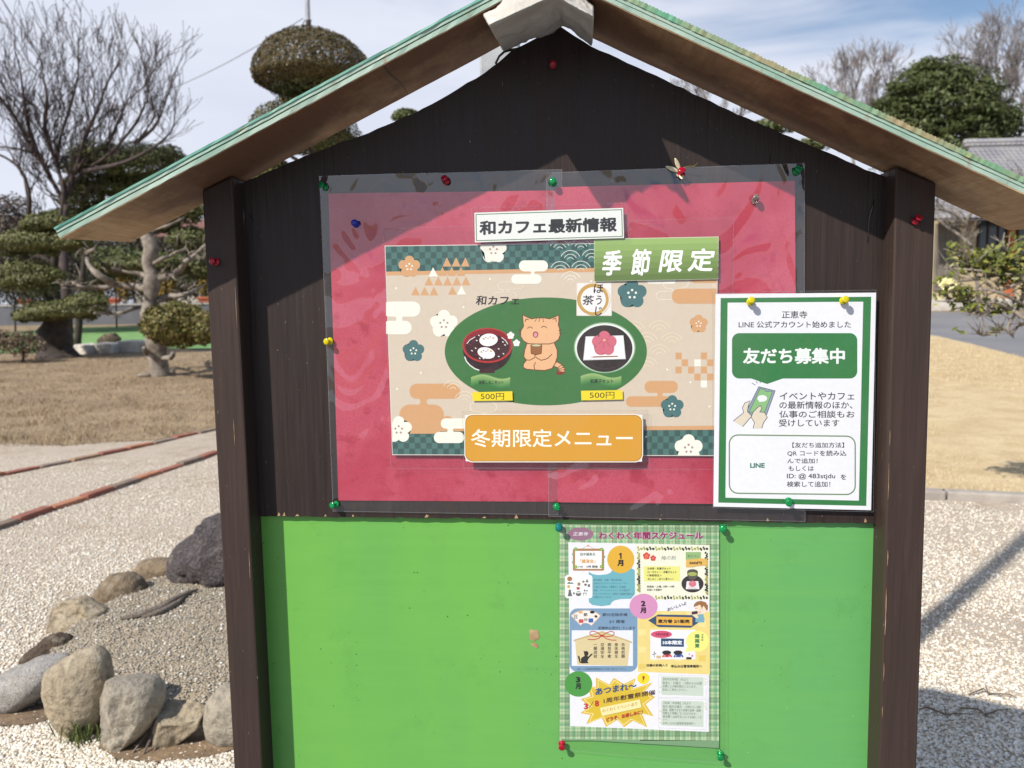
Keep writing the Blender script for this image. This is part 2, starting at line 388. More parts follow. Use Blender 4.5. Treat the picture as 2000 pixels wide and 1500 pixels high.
# lumpy foam cap that closes the ridge
def foam_arm(m, rails, n=44, amp=.006, seed=0):
    """rails: four lists of 2 points (start,end) round the section"""
    sec = 16; rings = []
    for i in range(n+1):
        f = i/n; cs = [a.lerp(b, f) for a, b in rails]; ring = []
        for j in range(len(cs)):
            for k in range(sec):
                ring.append(cs[j].lerp(cs[(j+1) % len(cs)], k/sec))
        c = sum(ring, Vector())/len(ring); shrink = 1-(.10 if i in (0, n) else 0)
        ring = [c+(p-c)*shrink for p in ring]
        rr = []
        for p in ring:
            o = (p-c).normalized()
            h = noise.noise(p*34+Vector((seed, 0, 0)))*amp+noise.noise(p*85)*amp*.5+noise.noise(p*210)*amp*.22
            rr.append(p+o*h)
        rings.append(rr)
    N = len(rings[0]); vs = [p for r_ in rings for p in r_]; fs = []
    for i in range(n):
        for k in range(N): fs.append((i*N+k, i*N+(k+1) % N, (i+1)*N+(k+1) % N, (i+1)*N+k))
    b = len(vs); vs.append(sum(rings[0], Vector())/N); vs.append(sum(rings[-1], Vector())/N)
    for k in range(N): fs.append((b, (k+1) % N, k)); fs.append((b+1, n*N+k, n*N+(k+1) % N))
    m.add(vs, fs)
m = MB()
foam_arm(m, [(at(938, 22, .975), at(1085, -62, .975)), (at(954, 50, .925), at(1092, -14, .925)), (at(984, 104, 1.068), at(1104, 52, 1.068)), (at(985, 60, 1.075), at(1095, 0, 1.075))], amp=.0075, seed=1)
foam_arm(m, [(at(1068, -70, .975), at(1160, 12, .975)), (at(1078, -12, .928), at(1160, 34, .928)), (at(1078, 40, 1.068), at(1157, 92, 1.068)), (at(1095, 0, 1.075), at(1160, 40, 1.075))], amp=.0085, seed=9)
t = Mt('foam'); nf = t.noise(120, 5, .6); t.col(t.mix(t.rng(t.noise(14, 4), .4, .7), srgb(196, 190, 180), srgb(174, 168, 158))).rough(0.7); t.bump(nf, .6, .003)
m.build('foam_cap', t.m, board, smooth=True)
# black cable that pokes out under the foam
m = MB(); m.tube([at(968, 124, 1.10), at(975, 110, 1.092), (at(985, 101, 1.080)), at(1000, 97, 1.076), at(1014, 95, 1.078)], [.0016]*5, 8)
m.build('cable', two_tone('black_rubber', srgb(22, 22, 24), srgb(34, 34, 36)), board, smooth=True)

# grey pole standing behind the board
p = at(967, 110, 1.24)
m = MB(); m.box(p.x-.0225, p.x+.0375, 1.22, 1.28, -.3, 4.3)
o = m.build('pole', two_tone('galvanised_grey', srgb(158, 160, 164), srgb(184, 184, 184), 30, 0.5, .1, 200), bevel=.003)
tag(o, 'grey square pole standing behind the notice board under its ridge', 'pole')
# ------------------------------------------------------------------ printed sheets
def paper_mat(name, rough=0.45):
    t = Mt(name); c = t.attr('Col'); n = t.noise(140, 4, .6); n2 = t.noise(9, 3)
    c = t.mix(t.rng(n, 0.3, 0.7, 0, 0.07), c, (0.25, 0.22, 0.2)); c = t.mix(t.rng(n2, .4, .75, 0, .05), c, (.5, .48, .44))
    t.col(c).rough(rough); return t.m
M_print = paper_mat('printed_paper')
def washi():
    t = Mt('red_mottled_paper'); a = t.noise(9, 5, .6, dist=.4); b = t.noise(34, 4, .62); c0 = t.noise(420, 3, .7)
    c = t.mix(t.rng(a, .40, .60), srgb(198, 44, 74), srgb(212, 76, 100))
    c = t.mix(t.rng(b, .56, .68, 0, .85), c, srgb(186, 26, 60)); c = t.mix(t.rng(c0, .45, .7, 0, .5), c, srgb(170, 44, 66))
    t.col(c).rough(.55); return t.m
M_washi = washi()
def film_mat(name='laminate_film', wob=1.0, scale=(13, 1, 8), ior=2.2):
    """clear glossy plastic: lets light through, mirrors the sky where it buckles"""
    m = bpy.data.materials.new(name); m.use_nodes = True; n, l = m.node_tree.nodes, m.node_tree.links; n.clear()
    o = n.new('ShaderNodeOutputMaterial'); tr = n.new('ShaderNodeBsdfTransparent'); tr.inputs[0].default_value = (.965, .965, .97, 1)
    gl = n.new('ShaderNodeBsdfGlossy'); gl.inputs['Roughness'].default_value = .06
    ge = n.new('ShaderNodeNewGeometry'); dt = n.new('ShaderNodeVectorMath'); dt.operation = 'DOT_PRODUCT'; l.new(ge.outputs['Normal'], dt.inputs[0]); l.new(ge.outputs['Incoming'], dt.inputs[1])
    def mth(op, a_, b_):
        q = n.new('ShaderNodeMath'); q.operation = op
        for i_, v_ in enumerate((a_, b_)):
            if isinstance(v_, (int, float)): q.inputs[i_].default_value = v_
            elif v_ is not None: l.new(v_, q.inputs[i_])
        return q.outputs[0]
    f0 = ((ior-1)/(ior+1))**2                            # Schlick's curve, the same from either side of the sheet
    fac = mth('ADD', mth('MULTIPLY', mth('POWER', mth('SUBTRACT', 1.0, mth('ABSOLUTE', dt.outputs['Value'], None)), 5.0), 1-f0), f0)
    mx = n.new('ShaderNodeMixShader'); tc = n.new('ShaderNodeTexCoord'); mp = n.new('ShaderNodeMapping'); mp.inputs['Scale'].default_value = scale
    l.new(tc.outputs['Object'], mp.inputs[0])
    a = n.new('ShaderNodeTexNoise'); a.inputs['Scale'].default_value = 1.0; a.inputs['Detail'].default_value = 2; a.inputs['Distortion'].default_value = .7; l.new(mp.outputs[0], a.inputs[0])
    b = n.new('ShaderNodeBump'); b.inputs['Strength'].default_value = .9*wob; b.inputs['Distance'].default_value = .016
    l.new(a.outputs[0], b.inputs['Height']); l.new(b.outputs[0], gl.inputs['Normal']); 
    l.new(fac, mx.inputs[0]); l.new(tr.outputs[0], mx.inputs[1]); l.new(gl.outputs[0], mx.inputs[2]); l.new(mx.outputs[0], o.inputs[0])
    return m
M_film = film_mat(); M_film_flat = film_mat('flat_laminate_film', .45, (5, 1, 6), 1.32)
M_seal = Mt('laminate_seal').col(srgb(150, 150, 152)).rough(.2).set(Alpha=.35).m

_tc = {}
def glyphs(body, bold, shear):
    k = (body, bold, shear)
    if k in _tc: return _tc[k]
    c = bpy.data.curves.new('lettering', 'FONT'); c.body = body; c.offset = bold; c.shear = shear; c.resolution_u = 3
    o = bpy.data.objects.new('lettering', c); COL.objects.link(o)
    dg = bpy.context.evaluated_depsgraph_get(); dg.update()
    me = bpy.data.meshes.new_from_object(o.evaluated_get(dg))
    V = np.array([(v.co.x, v.co.y) for v in me.vertices]); F = [tuple(p.vertices) for p in me.polygons]
    bpy.data.objects.remove(o); bpy.data.curves.remove(c); bpy.data.meshes.remove(me)
    _tc[k] = (V, F); return V, F
def clip_poly(pts, a, b, c):
    """keep a*x+b*y<=c"""
    out = []
    for i in range(len(pts)):
        p, q = pts[i], pts[(i+1) % len(pts)]; fp, fq = a*p[0]+b*p[1]-c, a*q[0]+b*q[1]-c
        if fp <= 0: out.append(p)
        if (fp < 0 < fq) or (fq < 0 < fp):
            t = fp/(fp-fq); out.append((p[0]+(q[0]-p[0])*t, p[1]+(q[1]-p[1])*t))
    return out
class Art:
    """a sheet with its print: flat shapes in measured photo coordinates, laid on the upright plane y=Y, every overprint a hair in front"""
    DL = 0.00003
    def __init__(s, Y): s.Y = Y; s.v = []; s.f = []; s.c = []; s.boxes = []; s.fr(0, 0, 1); s.clips = []; s.floor = 0
    def fr(s, ox, oy, k): s.o = (ox, oy, k); return s
    def P(s, p): ox, oy, k = s.o; return (ox+p[0]/k, oy+p[1]/k)
    def put(s, V, F, col):
        V = list(V)
        for cl in s.clips:
            if len(F) == 1: V = clip_poly(V, *cl); F = [tuple(range(len(V)))]
        if len(V) < 3: return
        xs = [p[0] for p in V]; ys = [p[1] for p in V]; bb = (min(xs), min(ys), max(xs), max(ys)); L = s.floor
        for b, l in s.boxes:
            if l >= L and bb[0] < b[2] and bb[2] > b[0] and bb[1] < b[3] and bb[3] > b[1]: L = l+1
        s.boxes.append((bb, L)); base = len(s.v); y = s.Y-L*s.DL
        for p in V: s.v.append(tuple(at(p[0], p[1], y)))
        for f in F: s.f.append([base+i for i in f]); s.c.append(col if isinstance(col, tuple) and len(col) == 4 else srgb(*col))
    def poly(s, pts, col): s.put([s.P(p) for p in pts], [tuple(range(len(pts)))], col)
    def rect(s, x0, y0, x1, y1, col): s.poly([(x0, y0), (x1, y0), (x1, y1), (x0, y1)], col)
    def ell(s, cx, cy, rx, ry, col, n=40, a0=0, a1=360, rot=0):
        c, q = math.cos(R(rot)), math.sin(R(rot)); pts = []
        m = n if a1-a0 >= 360 else n+1
        for k in range(m):
            a = R(a0+(a1-a0)*k/n); x, y = rx*math.cos(a), ry*math.sin(a); pts.append((cx+x*c-y*q, cy+x*q+y*c))
        s.poly(pts, col)
    def rrect(s, x0, y0, x1, y1, r, col):
        pts = []
        for cx, cy, a in ((x1-r, y0+r, -90), (x1-r, y1-r, 0), (x0+r, y1-r, 90), (x0+r, y0+r, 180)):
            for k in range(9): t = R(a+90*k/8); pts.append((cx+r*math.cos(t), cy+r*math.sin(t)))
        s.poly(pts, col)
    def line(s, pts, w, col, closed=False):
        P = [Vector((p[0], p[1])) for p in pts]; n = len(P); V = []; F = []
        for i in range(n):
            a = P[(i-1) % n] if (closed or i > 0) else P[i]; b = P[(i+1) % n] if (closed or i < n-1) else P[i]
            d1 = (P[i]-a).normalized() if (P[i]-a).length else (b-P[i]).normalized(); d2 = (b-P[i]).normalized() if (b-P[i]).length else d1
            t = d1+d2; t = t.normalized() if t.length > .2 else d1; nn = Vector((-t.y, t.x)); k = min(1.6, 1/max(.4, nn.dot(Vector((-d1.y, d1.x)))))
            V += [P[i]+nn*w/2*k, P[i]-nn*w/2*k]
        for i in range(n-1 if not closed else n): j = (i+1) % n; F.append((2*i, 2*i+1, 2*j+1, 2*j))
        s.put([s.P(v) for v in V], F, col)
    def arc(s, cx, cy, r, w, col, a0=200, a1=340, n=18):
        s.line([(cx+r*math.cos(R(a0+(a1-a0)*k/n)), cy+r*math.sin(R(a0+(a1-a0)*k/n))) for k in range(n+1)], w, col)
    def grid(s, xs, ys, colf):
        V = []; F = []; C = []
        for j in range(len(ys)-1):
            for i in range(len(xs)-1):
                c = colf(i, j)
                if c is None: continue
                b = len(V); V += [s.P((xs[i], ys[j])), s.P((xs[i+1], ys[j])), s.P((xs[i+1], ys[j+1])), s.P((xs[i], ys[j+1]))]; F.append((b, b+1, b+2, b+3)); C.append(srgb(*c))
        n = len(s.c); s.put(V, F, (1, 1, 1)); s.c[n:] = C
    def flower(s, cx, cy, r, col, dot=None, dr=None, n=5, k=1.0):
        pts = []
        for i in range(n):
            a = -math.pi/2+i*2*math.pi/n; px, py = cx+.58*r*math.cos(a), cy+.58*r*math.sin(a)
            for q in range(9):
                t = a+R(-92+184*q/8); pts.append((px+.45*r*math.cos(t)*k, py+.45*r*math.sin(t)*k))
        s.poly(pts, col)
        if dot:
            for i in range(5):
                a = -math.pi/2+i*2*math.pi/5; s.ell(cx+.27*r*math.cos(a), cy+.27*r*math.sin(a), dr or .085*r, dr or .085*r, dot, 10)
    def text(s, body, x0, y0, x1, y1, col, bold=0.0, shear=0.0, slope=0.0):
        V, F = glyphs(body, 0.0, shear)
        if len(V) == 0: return
        b = bold*1.15 if bold >= .009 else 0.0
        mn, mx = V.min(0)-b, V.max(0)+b; sx = (x1-x0)/max(1e-6, mx[0]-mn[0]); sy = (y1-y0)/max(1e-6, mx[1]-mn[1])
        n = 0 if not b else (4 if b < .025 else 8); off = [(0, 0)] if n == 0 else [(b*math.cos(6.2832*k/n+.7854), b*math.sin(6.2832*k/n+.7854)) for k in range(n)]
        for ox, oy in off:                       # a heavier weight: the strokes printed several times, each a hair apart
            Q = [(x0+(v[0]+ox-mn[0])*sx, y1-(v[1]+oy-mn[1])*sy) for v in V]
            s.put([s.P((x, y+slope*(x-x0))) for x, y in Q], F, col)
    def vtext(s, body, x0, y0, x1, y1, col, bold=0.0):
        h = (y1-y0)/len(body)
        for i, ch in enumerate(body):
            if ch == '一': s.text(ch, x0, y0+h*(i+.42), x1, y0+h*(i+.52), col, bold)
            else: s.text(ch, x0, y0+h*(i+.05), x1, y0+h*(i+.95), col, bold)
    def build(s, name, parent=None, mats=None):
        me = bpy.data.meshes.new(name); me.from_pydata(s.v, [], s.f); me.update()
        a = me.color_attributes.new('Col', 'FLOAT_COLOR', 'CORNER'); buf = []
        for p, c in zip(me.polygons, s.c): buf += list(c)*p.loop_total
        a.data.foreach_set('color', buf)
        return link(name, me, mats or [M_print], parent)
def sheet_pts(corners, Y, nx=2, ny=2, bow=None):
    tl, tr, br_, bl_ = corners; vs = []
    for j in range(ny+1):
        for i in range(nx+1):
            u, v = i/nx, j/ny
            x = (tl[0]*(1-u)+tr[0]*u)*(1-v)+(bl_[0]*(1-u)+br_[0]*u)*v; y = (tl[1]*(1-u)+tr[1]*u)*(1-v)+(bl_[1]*(1-u)+br_[1]*u)*v
            p = at(x, y, Y); 
            if bow: p.y -= bow(u, v)
            vs.append(p)
    fs = [(j*(nx+1)+i, j*(nx+1)+i+1, (j+1)*(nx+1)+i+1, (j+1)*(nx+1)+i) for j in range(ny) for i in range(nx)]
    return vs, fs
def sheet(name, corners, Y, mt, parent, nx=24, ny=24, bow=None, thick=0.0):
    vs, fs = sheet_pts(corners, Y, nx, ny, bow); me = bpy.data.meshes.new(name); me.from_pydata([tuple(v) for v in vs], [], [f[::-1] for f in fs]); me.update()   # faces look out of the board
    o = link(name, me, mt, parent, True)
    if thick:
        s = o.modifiers.new('solid', 'SOLIDIFY'); s.thickness = thick; s.offset = 1
    return o
def film(corners, Y, parent, bow=None, mt=None, seal=1.1):
    o = sheet('laminate_film', corners, Y, mt or M_film, parent, 30, 30, bow)
    # the pressed rim of the pouch
    A_ = Art(Y-.00006); c = corners; cx = sum(p[0] for p in c)/4; cy = sum(p[1] for p in c)/4
    m = MB(); n = 4
    for i in range(4):
        a, b = c[i], c[(i+1) % 4]; 
        def inn(p, w): 
            dx, dy = cx-p[0], cy-p[1]; return (p[0]+math.copysign(w, dx), p[1]+math.copysign(w, dy))
        q = [a, b, inn(b, seal), inn(a, seal)]
        pts = []
        for k in range(21):
            f = k/20
            for e, g in ((0, 1), (3, 2)):
                x = q[e][0]*(1-f)+q[g][0]*f; y = q[e][1]*(1-f)+q[g][1]*f; p = at(x, y, Y-.0001)
                if bow:
                    u = min(1, max(0, (x-min(t[0] for t in c))/(max(t[0] for t in c)-min(t[0] for t in c)))); v = min(1, max(0, (y-min(t[1] for t in c))/(max(t[1] for t in c)-min(t[1] for t in c)))); p.y -= bow(u, v)
                pts.append(p)
        m.add(pts, [(2*k, 2*k+1, 2*k+3, 2*k+2) for k in range(20)])
    m.build('film_rim', M_seal, o)
    return o
def sheet_thing(name, centre, Y, label, cat, group=None):
    p = at(centre[0], centre[1], Y); return empty(name, p, label, cat, group)

# --- the two red backing sheets
def bowL(u, v): return .0035*math.exp(-((u-.25)/.35)**2)*max(0, 1-v*2.2)**2+.0012*(1+math.sin(u*9+v*3))*max(0, 1-v*1.6)
def bowR(u, v): return .0022*max(0, 1-v*3)**2+0.0008*(1+math.sin(u*11))*max(0, 1-v*1.8)
rs = sheet_thing('backing_sheet', (860, 690), YB, 'red mottled paper sheet in clear film, left half of the backing behind the menu', 'backing sheet')
sheet('paper', [(642, 378.5), (1085, 372), (1089, 980), (661, 977.5)], YB-.0012, M_washi, rs, 20, 20, lambda u, v: .55*bowL(u, v))
film([(624.7, 344.7), (1098, 331), (1090, 1006), (650, 999)], YB-.0027, rs, bowL)
rs = sheet_thing('backing_sheet', (1320, 690), YB, 'red mottled paper sheet, right half of the backing, partly under the green framed notice', 'backing sheet')
sheet('paper', [(1085, 366), (1552, 353.5), (1558, 986), (1089, 981)], YB-.0030, M_washi, rs, 20, 20, lambda u, v: .55*bowR(u, v))
film([(1066, 338), (1571, 319), (1573, 1019), (1071, 1009)], YB-.0042, rs, bowR)

DKT, LTT = (52, 88, 82), (74, 116, 110); BEI = (215, 200, 178); TAN = (214, 164, 115); CRM = (244, 242, 226); TEAL = (72, 114, 114); OVAL = (60, 117, 60); INK = (30, 24, 34)
K1, K2, K3, K4 = (740, 450, 5.5556), (1060, 450, 5.5556), (740, 680, 5.5556), (1060, 680, 5.5556)
# --- the menu poster
YM = YB-.0062
mp = sheet_thing('menu_poster', (1075, 683), YM, 'beige menu poster with a green oval, a cartoon cat and plum blossoms', 'poster')
a = Art(YM)
a.poly([(751.2, 479.8), (1403, 472), (1395, 890.6), (766, 888.8)], (232, 226, 215))
a.poly([(752.5, 481), (1402.3, 473), (1394, 889.4), (767, 887.6)], BEI)
def band(x0, y0, x1, y1, x2, y2, x3, y3, nx, ny, ph):
    V = []; F = []; C = []
    for j in range(ny):
        for i in range(nx):
            def q(u, v): return ((x0*(1-u)+x1*u)*(1-v)+(x3*(1-u)+x2*u)*v, (y0*(1-u)+y1*u)*(1-v)+(y3*(1-u)+y2*u)*v)
            b = len(V); V += [q(i/nx, j/ny), q((i+1)/nx, j/ny), q((i+1)/nx, (j+1)/ny), q(i/nx, (j+1)/ny)]; F.append((b, b+1, b+2, b+3)); C.append(srgb(*(DKT if (i+j+ph) % 2 else LTT)))
    n = len(a.c); a.put(V, F, (1, 1, 1)); a.c[n:] = C
band(752.8, 481.2, 1402, 473.2, 1401.2, 519, 754.2, 530.6, 59, 4, 0)
a.poly([(754.2, 530.6), (1401.2, 519), (1401, 527), (754.6, 538)], TAN)
band(765.2, 843.0, 1394.8, 839.4, 1394.1, 889.2, 766.9, 887.4, 57, 4, 1)
a.poly([(765, 836), (1395, 831.4), (1394.8, 839.4), (765.2, 843)], TAN)
a.clips = [(-1, 0, -754.0)]
a.fr(*K1)
def dots(l, r=11):
    for x, y in l: a.ell(x, y, r, r, CRM, 10)
W7 = 7.0
def seig(cx, cy, col, rs=(35, 72, 112)):
    for r in rs: a.arc(cx, cy+10, r, W7, col, 205, 335)
a.flower(330, 395, 118, TAN, CRM)
for cx, y0, y1 in ((738, 292, 392), (838, 292, 392), (938, 292, 392), (690, 396, 494), (790, 396, 494), (890, 396, 494), (542, 500, 598), (645, 500, 598), (745, 500, 598), (845, 500, 598), (945, 500, 596), (398, 609, 705), (497, 609, 705), (597, 609, 705), (798, 603, 698)):
    a.poly([(cx-48, y1), (cx, y0), (cx+48, y1)], TAN)
a.poly([(540, 500), (588, 400), (640, 500)], CRM); a.poly([(848, 697), (895, 598), (945, 694)], CRM)
a.clips.append((0, -1, -478.0)); a.flower(1243, 215, 143, CRM, (178, 150, 140)); a.clips.pop()
a.rrect(1520, 325, 1835, 445, 58, CRM); a.poly([(1640, 440), (1700, 440), (1684, 462), (1700, 484), (1640, 484), (1655, 462)], CRM); a.rrect(1437, 478, 1765, 580, 50, CRM)
LC = (236, 228, 208)
a.line([(1440, 562), (1325, 562), (1298, 575), (1290, 600), (1298, 625), (1320, 638), (1345, 645), (1352, 660), (1340, 672), (1275, 674), (1250, 685), (1240, 705)], W7, LC)
a.line([(1566, 582), (1562, 615), (1545, 635), (1400, 641), (1386, 655), (1395, 668), (1465, 674), (1488, 695), (1493, 726)], W7, LC)
dots([(1205, 527), (185, 627), (918, 832)])
a.rrect(40, 772, 450, 935, 78, CRM); a.poly([(180, 932), (262, 932), (250, 957), (262, 984), (180, 984), (192, 957)], CRM); a.rrect(40, 980, 355, 1128, 72, CRM)
a.flower(705, 1015, 150, CRM, (178, 160, 146)); a.flower(375, 1310, 118, TEAL, CRM)
a.fr(*K2)
for c in ((185, 205), (415, 195), (300, 320), (530, 310), (190, 440), (415, 435)): seig(*c, (220, 226, 214))
seig(300, 550, (242, 236, 218)); dots([(525, 550)])
AR = (238, 222, 188)
for c in ((990, 1100), (1265, 1095), (1400, 1225), (1130, 1225), (1265, 1355), (1130, 1490)): seig(*c, AR, (40, 82, 124))
a.flower(970, 690, 158, TEAL, CRM)
a.rrect(1135, 530, 1440, 578, 22, CRM)
a.line([(1305, 560), (1312, 600), (1335, 625), (1400, 632), (1412, 645), (1400, 658), (1270, 662), (1240, 680), (1228, 707), (1240, 735), (1268, 750), (1470, 748), (1505, 730), (1515, 702), (1500, 672), (1455, 652), (1448, 640), (1465, 630), (1540, 622), (1575, 595), (1580, 560), (1565, 542)], W7, LC)
a.clips += [(1, 0, 1399.5)]
a.rrect(1402, 632, 1960, 795, 75, TAN); a.poly([(1590, 527), (1900, 527), (1900, 572), (1640, 572), (1605, 555)], TAN); a.rrect(1835, 570, 1960, 628, 26, (226, 206, 180))
a.clips.pop()
a.flower(1692, 1015, 100, TAN, CRM)
a.fr(*K4)
S_ = 68
for x, y, c in ((1440, 47, TAN), (1715, 47, TAN), (1508, 122, TAN), (1645, 122, CRM), (1783, 122, TAN), (1440, 200, TAN), (1577, 200, TAN), (1715, 200, TAN), (1645, 276, TAN), (1783, 276, TAN), (1715, 352, CRM)):
    a.rect(x, y, x+S_, y+74, c)
a.rrect(1105, 355, 1465, 485, 60, TAN); a.poly([(1235, 482), (1310, 482), (1295, 503), (1310, 525), (1235, 525), (1250, 503)], TAN); a.rrect(902, 522, 1400, 635, 54, TAN)
a.flower(1405, 637, 124, TEAL, CRM)
a.clips.append((0, 1, 889)); a.flower(1583, 1090, 152, CRM, (178, 140, 140)); a.clips.pop()
dots([(1350, 232), (1603, 370), (1808, 633), (1122, 962)])
a.fr(*K3)
a.rrect(332, 385, 882, 550, 78, TAN); a.poly([(435, 547), (535, 547), (515, 580), (535, 615), (435, 615), (455, 580)], TAN); a.rrect(222, 612, 705, 928, 110, TAN); a.ell(745, 790, 62, 55, TAN)
for c in ((805, 450), (930, 572)): seig(*c, AR)
dots([(455, 268), (197, 442)])
a.clips.append((-1, 0, -766.0)); a.flower(215, 885, 143, CRM, (178, 150, 140)); a.clips.pop()
a.rrect(672, 762, 1000, 873, 52, CRM); a.poly([(735, 870), (815, 870), (800, 890), (815, 912), (735, 912), (750, 890)], CRM); a.rrect(597, 908, 925, 1030, 58, CRM)
a.line([(1130, 715), (1130, 692), (1030, 690), (1000, 672), (992, 637), (1000, 605), (1030, 586), (1235, 584), (1265, 602), (1278, 637), (1265, 672), (1240, 690), (1145, 694), (1145, 715)], W7, LC)
# green oval and what it shows
a.fr(0, 0, 1); a.ell(1066, 686.3, 197.4, 105.4, OVAL, 90)
a.fr(*K1)
a.text('和カフェ', 1050, 708, 1522, 810, INK, .012, .12)
# soup bowl
BR = (44, 24, 28)
a.poly([(907, 1250)]+[(1178+270*math.cos(R(t)), 1270+(265 if t < 180 else 10)*math.sin(R(t))) for t in range(178, 0, -6)]+[(1448, 1250)], BR)
a.rect(1090, 1500, 1255, 1548, (60, 22, 26))
a.line([(930, 1370), (950, 1420), (990, 1465), (1040, 1500), (1090, 1518)], 12, (236, 232, 230))
a.ell(1178, 1248, 272, 190, (186, 48, 50), 60); a.ell(1178, 1242, 256, 172, (138, 30, 38), 60); a.ell(1178, 1270, 238, 148, (62, 24, 30), 60)
for cx, cy, rx, ry, rot in ((1190, 1188, 100, 68, -6), (1165, 1330, 96, 60, 14)):
    a.ell(cx, cy, rx, ry, (248, 246, 244), 40, 0, 360, rot)
    a.ell(cx-30, cy-28, 6, 7, (40, 30, 30), 8); a.ell(cx+18, cy-32, 6, 7, (40, 30, 30), 8); a.ell(cx-52, cy-12, 11, 13, (200, 180, 110), 10); a.ell(cx+50, cy-20, 11, 12, (232, 170, 110), 10); a.arc(cx-6, cy-26, 11, 5, (40, 30, 30), 20, 160, 6)
for x, y in ((1010, 1305), (1050, 1278), (1062, 1195), (1085, 1140), (1300, 1285), (1345, 1210), (1370, 1243), (1352, 1338), (1300, 1368), (1135, 1390), (1095, 1388)): a.ell(x, y, 11, 6, (240, 236, 230), 8, 0, 360, 30)
for x, y in ((990, 1240), (1030, 1200), (1265, 1290), (1310, 1180), (1060, 1350), (1250, 1400)): a.ell(x, y, 14, 9, (112, 30, 36), 8)
a.line([(955, 1230), (985, 1190), (1045, 1155)], 8, (240, 230, 228)); a.line([(1330, 1160), (1375, 1195), (1398, 1235)], 8, (240, 230, 228))
for x, y, r in ((1430, 1140, 40), (1493, 1222, 38)): a.flower(x, y, r, (246, 246, 240)); a.ell(x, y, 7, 7, (230, 220, 170), 8)
# cat
OL = (112, 54, 32); FUR = (236, 184, 136)
body = [(1610, 1215), (1582, 1300), (1572, 1370), (1600, 1408), (1568, 1450), (1566, 1485), (1600, 1506), (1690, 1514), (1800, 1520), (1880, 1497), (1915, 1440), (1936, 1370), (1935, 1300), (1900, 1215)]
tail = [(1890, 1425), (1940, 1430), (1985, 1455), (2018, 1500), (2015, 1540), (1985, 1565), (1925, 1560), (1930, 1530), (1950, 1515), (1940, 1490), (1890, 1470)]
a.poly(tail, FUR); a.line(tail, 9, OL, True)
for p, q in (((1945, 1488), (1990, 1460)), ((1952, 1505), (2010, 1485)), ((1950, 1520), (2018, 1512))): a.line([p, q], 9, OL)
a.poly([(1940, 1525), (2016, 1535), (1985, 1566), (1922, 1562)], (126, 52, 30))
a.poly(body, FUR); a.line(body, 9, OL, True)
head = [(1560, 918), (1612, 942), (1655, 960), (1710, 950), (1790, 948), (1850, 960), (1905, 940), (1952, 920), (1953, 985), (1946, 1022), (1960, 1065), (1968, 1130), (1950, 1182), (1905, 1216), (1850, 1232), (1680, 1232), (1620, 1228), (1570, 1200), (1538, 1150), (1540, 1090), (1570, 1040), (1564, 985)]
a.poly(head, FUR); a.line(head, 9, OL, True)
for l in ([(1588, 992), (1596, 960), (1625, 970)], [(1885, 965), (1920, 952), (1925, 992)], [(1712, 952), (1690, 990)], [(1745, 950), (1735, 992)], [(1778, 950), (1785, 995)], [(1515, 1080), (1545, 1095)], [(1512, 1118), (1540, 1115)], [(1950, 1090), (1985, 1075)], [(1950, 1115), (1990, 1118)],
          [(1600, 1405), (1640, 1408), (1690, 1380), (1700, 1340)], [(1700, 1375), (1760, 1410), (1830, 1390), (1880, 1340)], [(1700, 1430), (1682, 1470), (1692, 1512)]): a.line(l, 8, OL)
a.arc(1640, 1075, 28, 8, OL, 200, 340, 10); a.arc(1790, 1072, 32, 8, OL, 210, 340, 10)
a.ell(1700, 1130, 30, 34, OL, 24); a.ell(1700, 1132, 21, 25, (226, 150, 158), 20)
a.poly([(1648, 1245), (1768, 1245), (1762, 1335), (1700, 1350), (1652, 1335)], (150, 96, 50)); a.line([(1648, 1245), (1768, 1245), (1762, 1335), (1700, 1350), (1652, 1335)], 7, OL, True); a.ell(1708, 1248, 60, 17, OL, 24); a.ell(1708, 1248, 52, 12, (206, 200, 150), 20)
# roasted-tea stamp
a.fr(*K2)
a.rrect(366, 566, 750, 928, 8, (226, 214, 196)); a.rrect(374, 574, 742, 920, 8, (240, 236, 230))
a.ell(545, 748, 172, 172, (200, 160, 86), 50); a.ell(548, 752, 136, 136, (240, 238, 234), 44); a.arc(560, 752, 172, 5, (206, 180, 120), -50, 130, 24)
a.text('ほ', 552, 582, 655, 680, INK, .01, .1); a.text('う', 578, 706, 640, 806, INK, .01, .1); a.text('じ', 566, 826, 642, 926, INK, .01, .1); a.text('茶', 432, 705, 556, 810, INK, .012, .1)
# tray with sweet
a.ell(672, 1272, 334, 276, (150, 185, 145), 60); a.ell(672, 1272, 322, 264, (236, 240, 234), 60); a.ell(672, 1282, 302, 254, (44, 36, 36), 60); a.ell(672, 1272, 286, 234, (58, 50, 50), 60); a.ell(672, 1268, 282, 228, (42, 34, 34), 60)
a.poly([(465, 1150), (876, 1138), (902, 1397), (438, 1410)], (205, 205, 206)); a.poly([(470, 1155), (872, 1143), (894, 1390), (446, 1402)], (246, 246, 244))
a.ell(668, 1240, 122, 98, (222, 216, 218), 30); a.flower(668, 1228, 128, (212, 108, 126), None, None, 5, 1.12); a.ell(668, 1230, 82, 84, (212, 108, 126), 24)
for t in (30, 100, 172, 244, 316): a.line([(668+22*math.cos(R(t)), 1195+14*math.sin(R(t))), (668+70*math.cos(R(t)), 1228+58*math.sin(R(t)))], 6, (186, 78, 98))
a.ell(668, 1190, 18, 12, (240, 180, 150), 12); a.poly([(512, 1376), (560, 1366), (816, 1360), (816, 1372), (560, 1380)], (150, 100, 56))
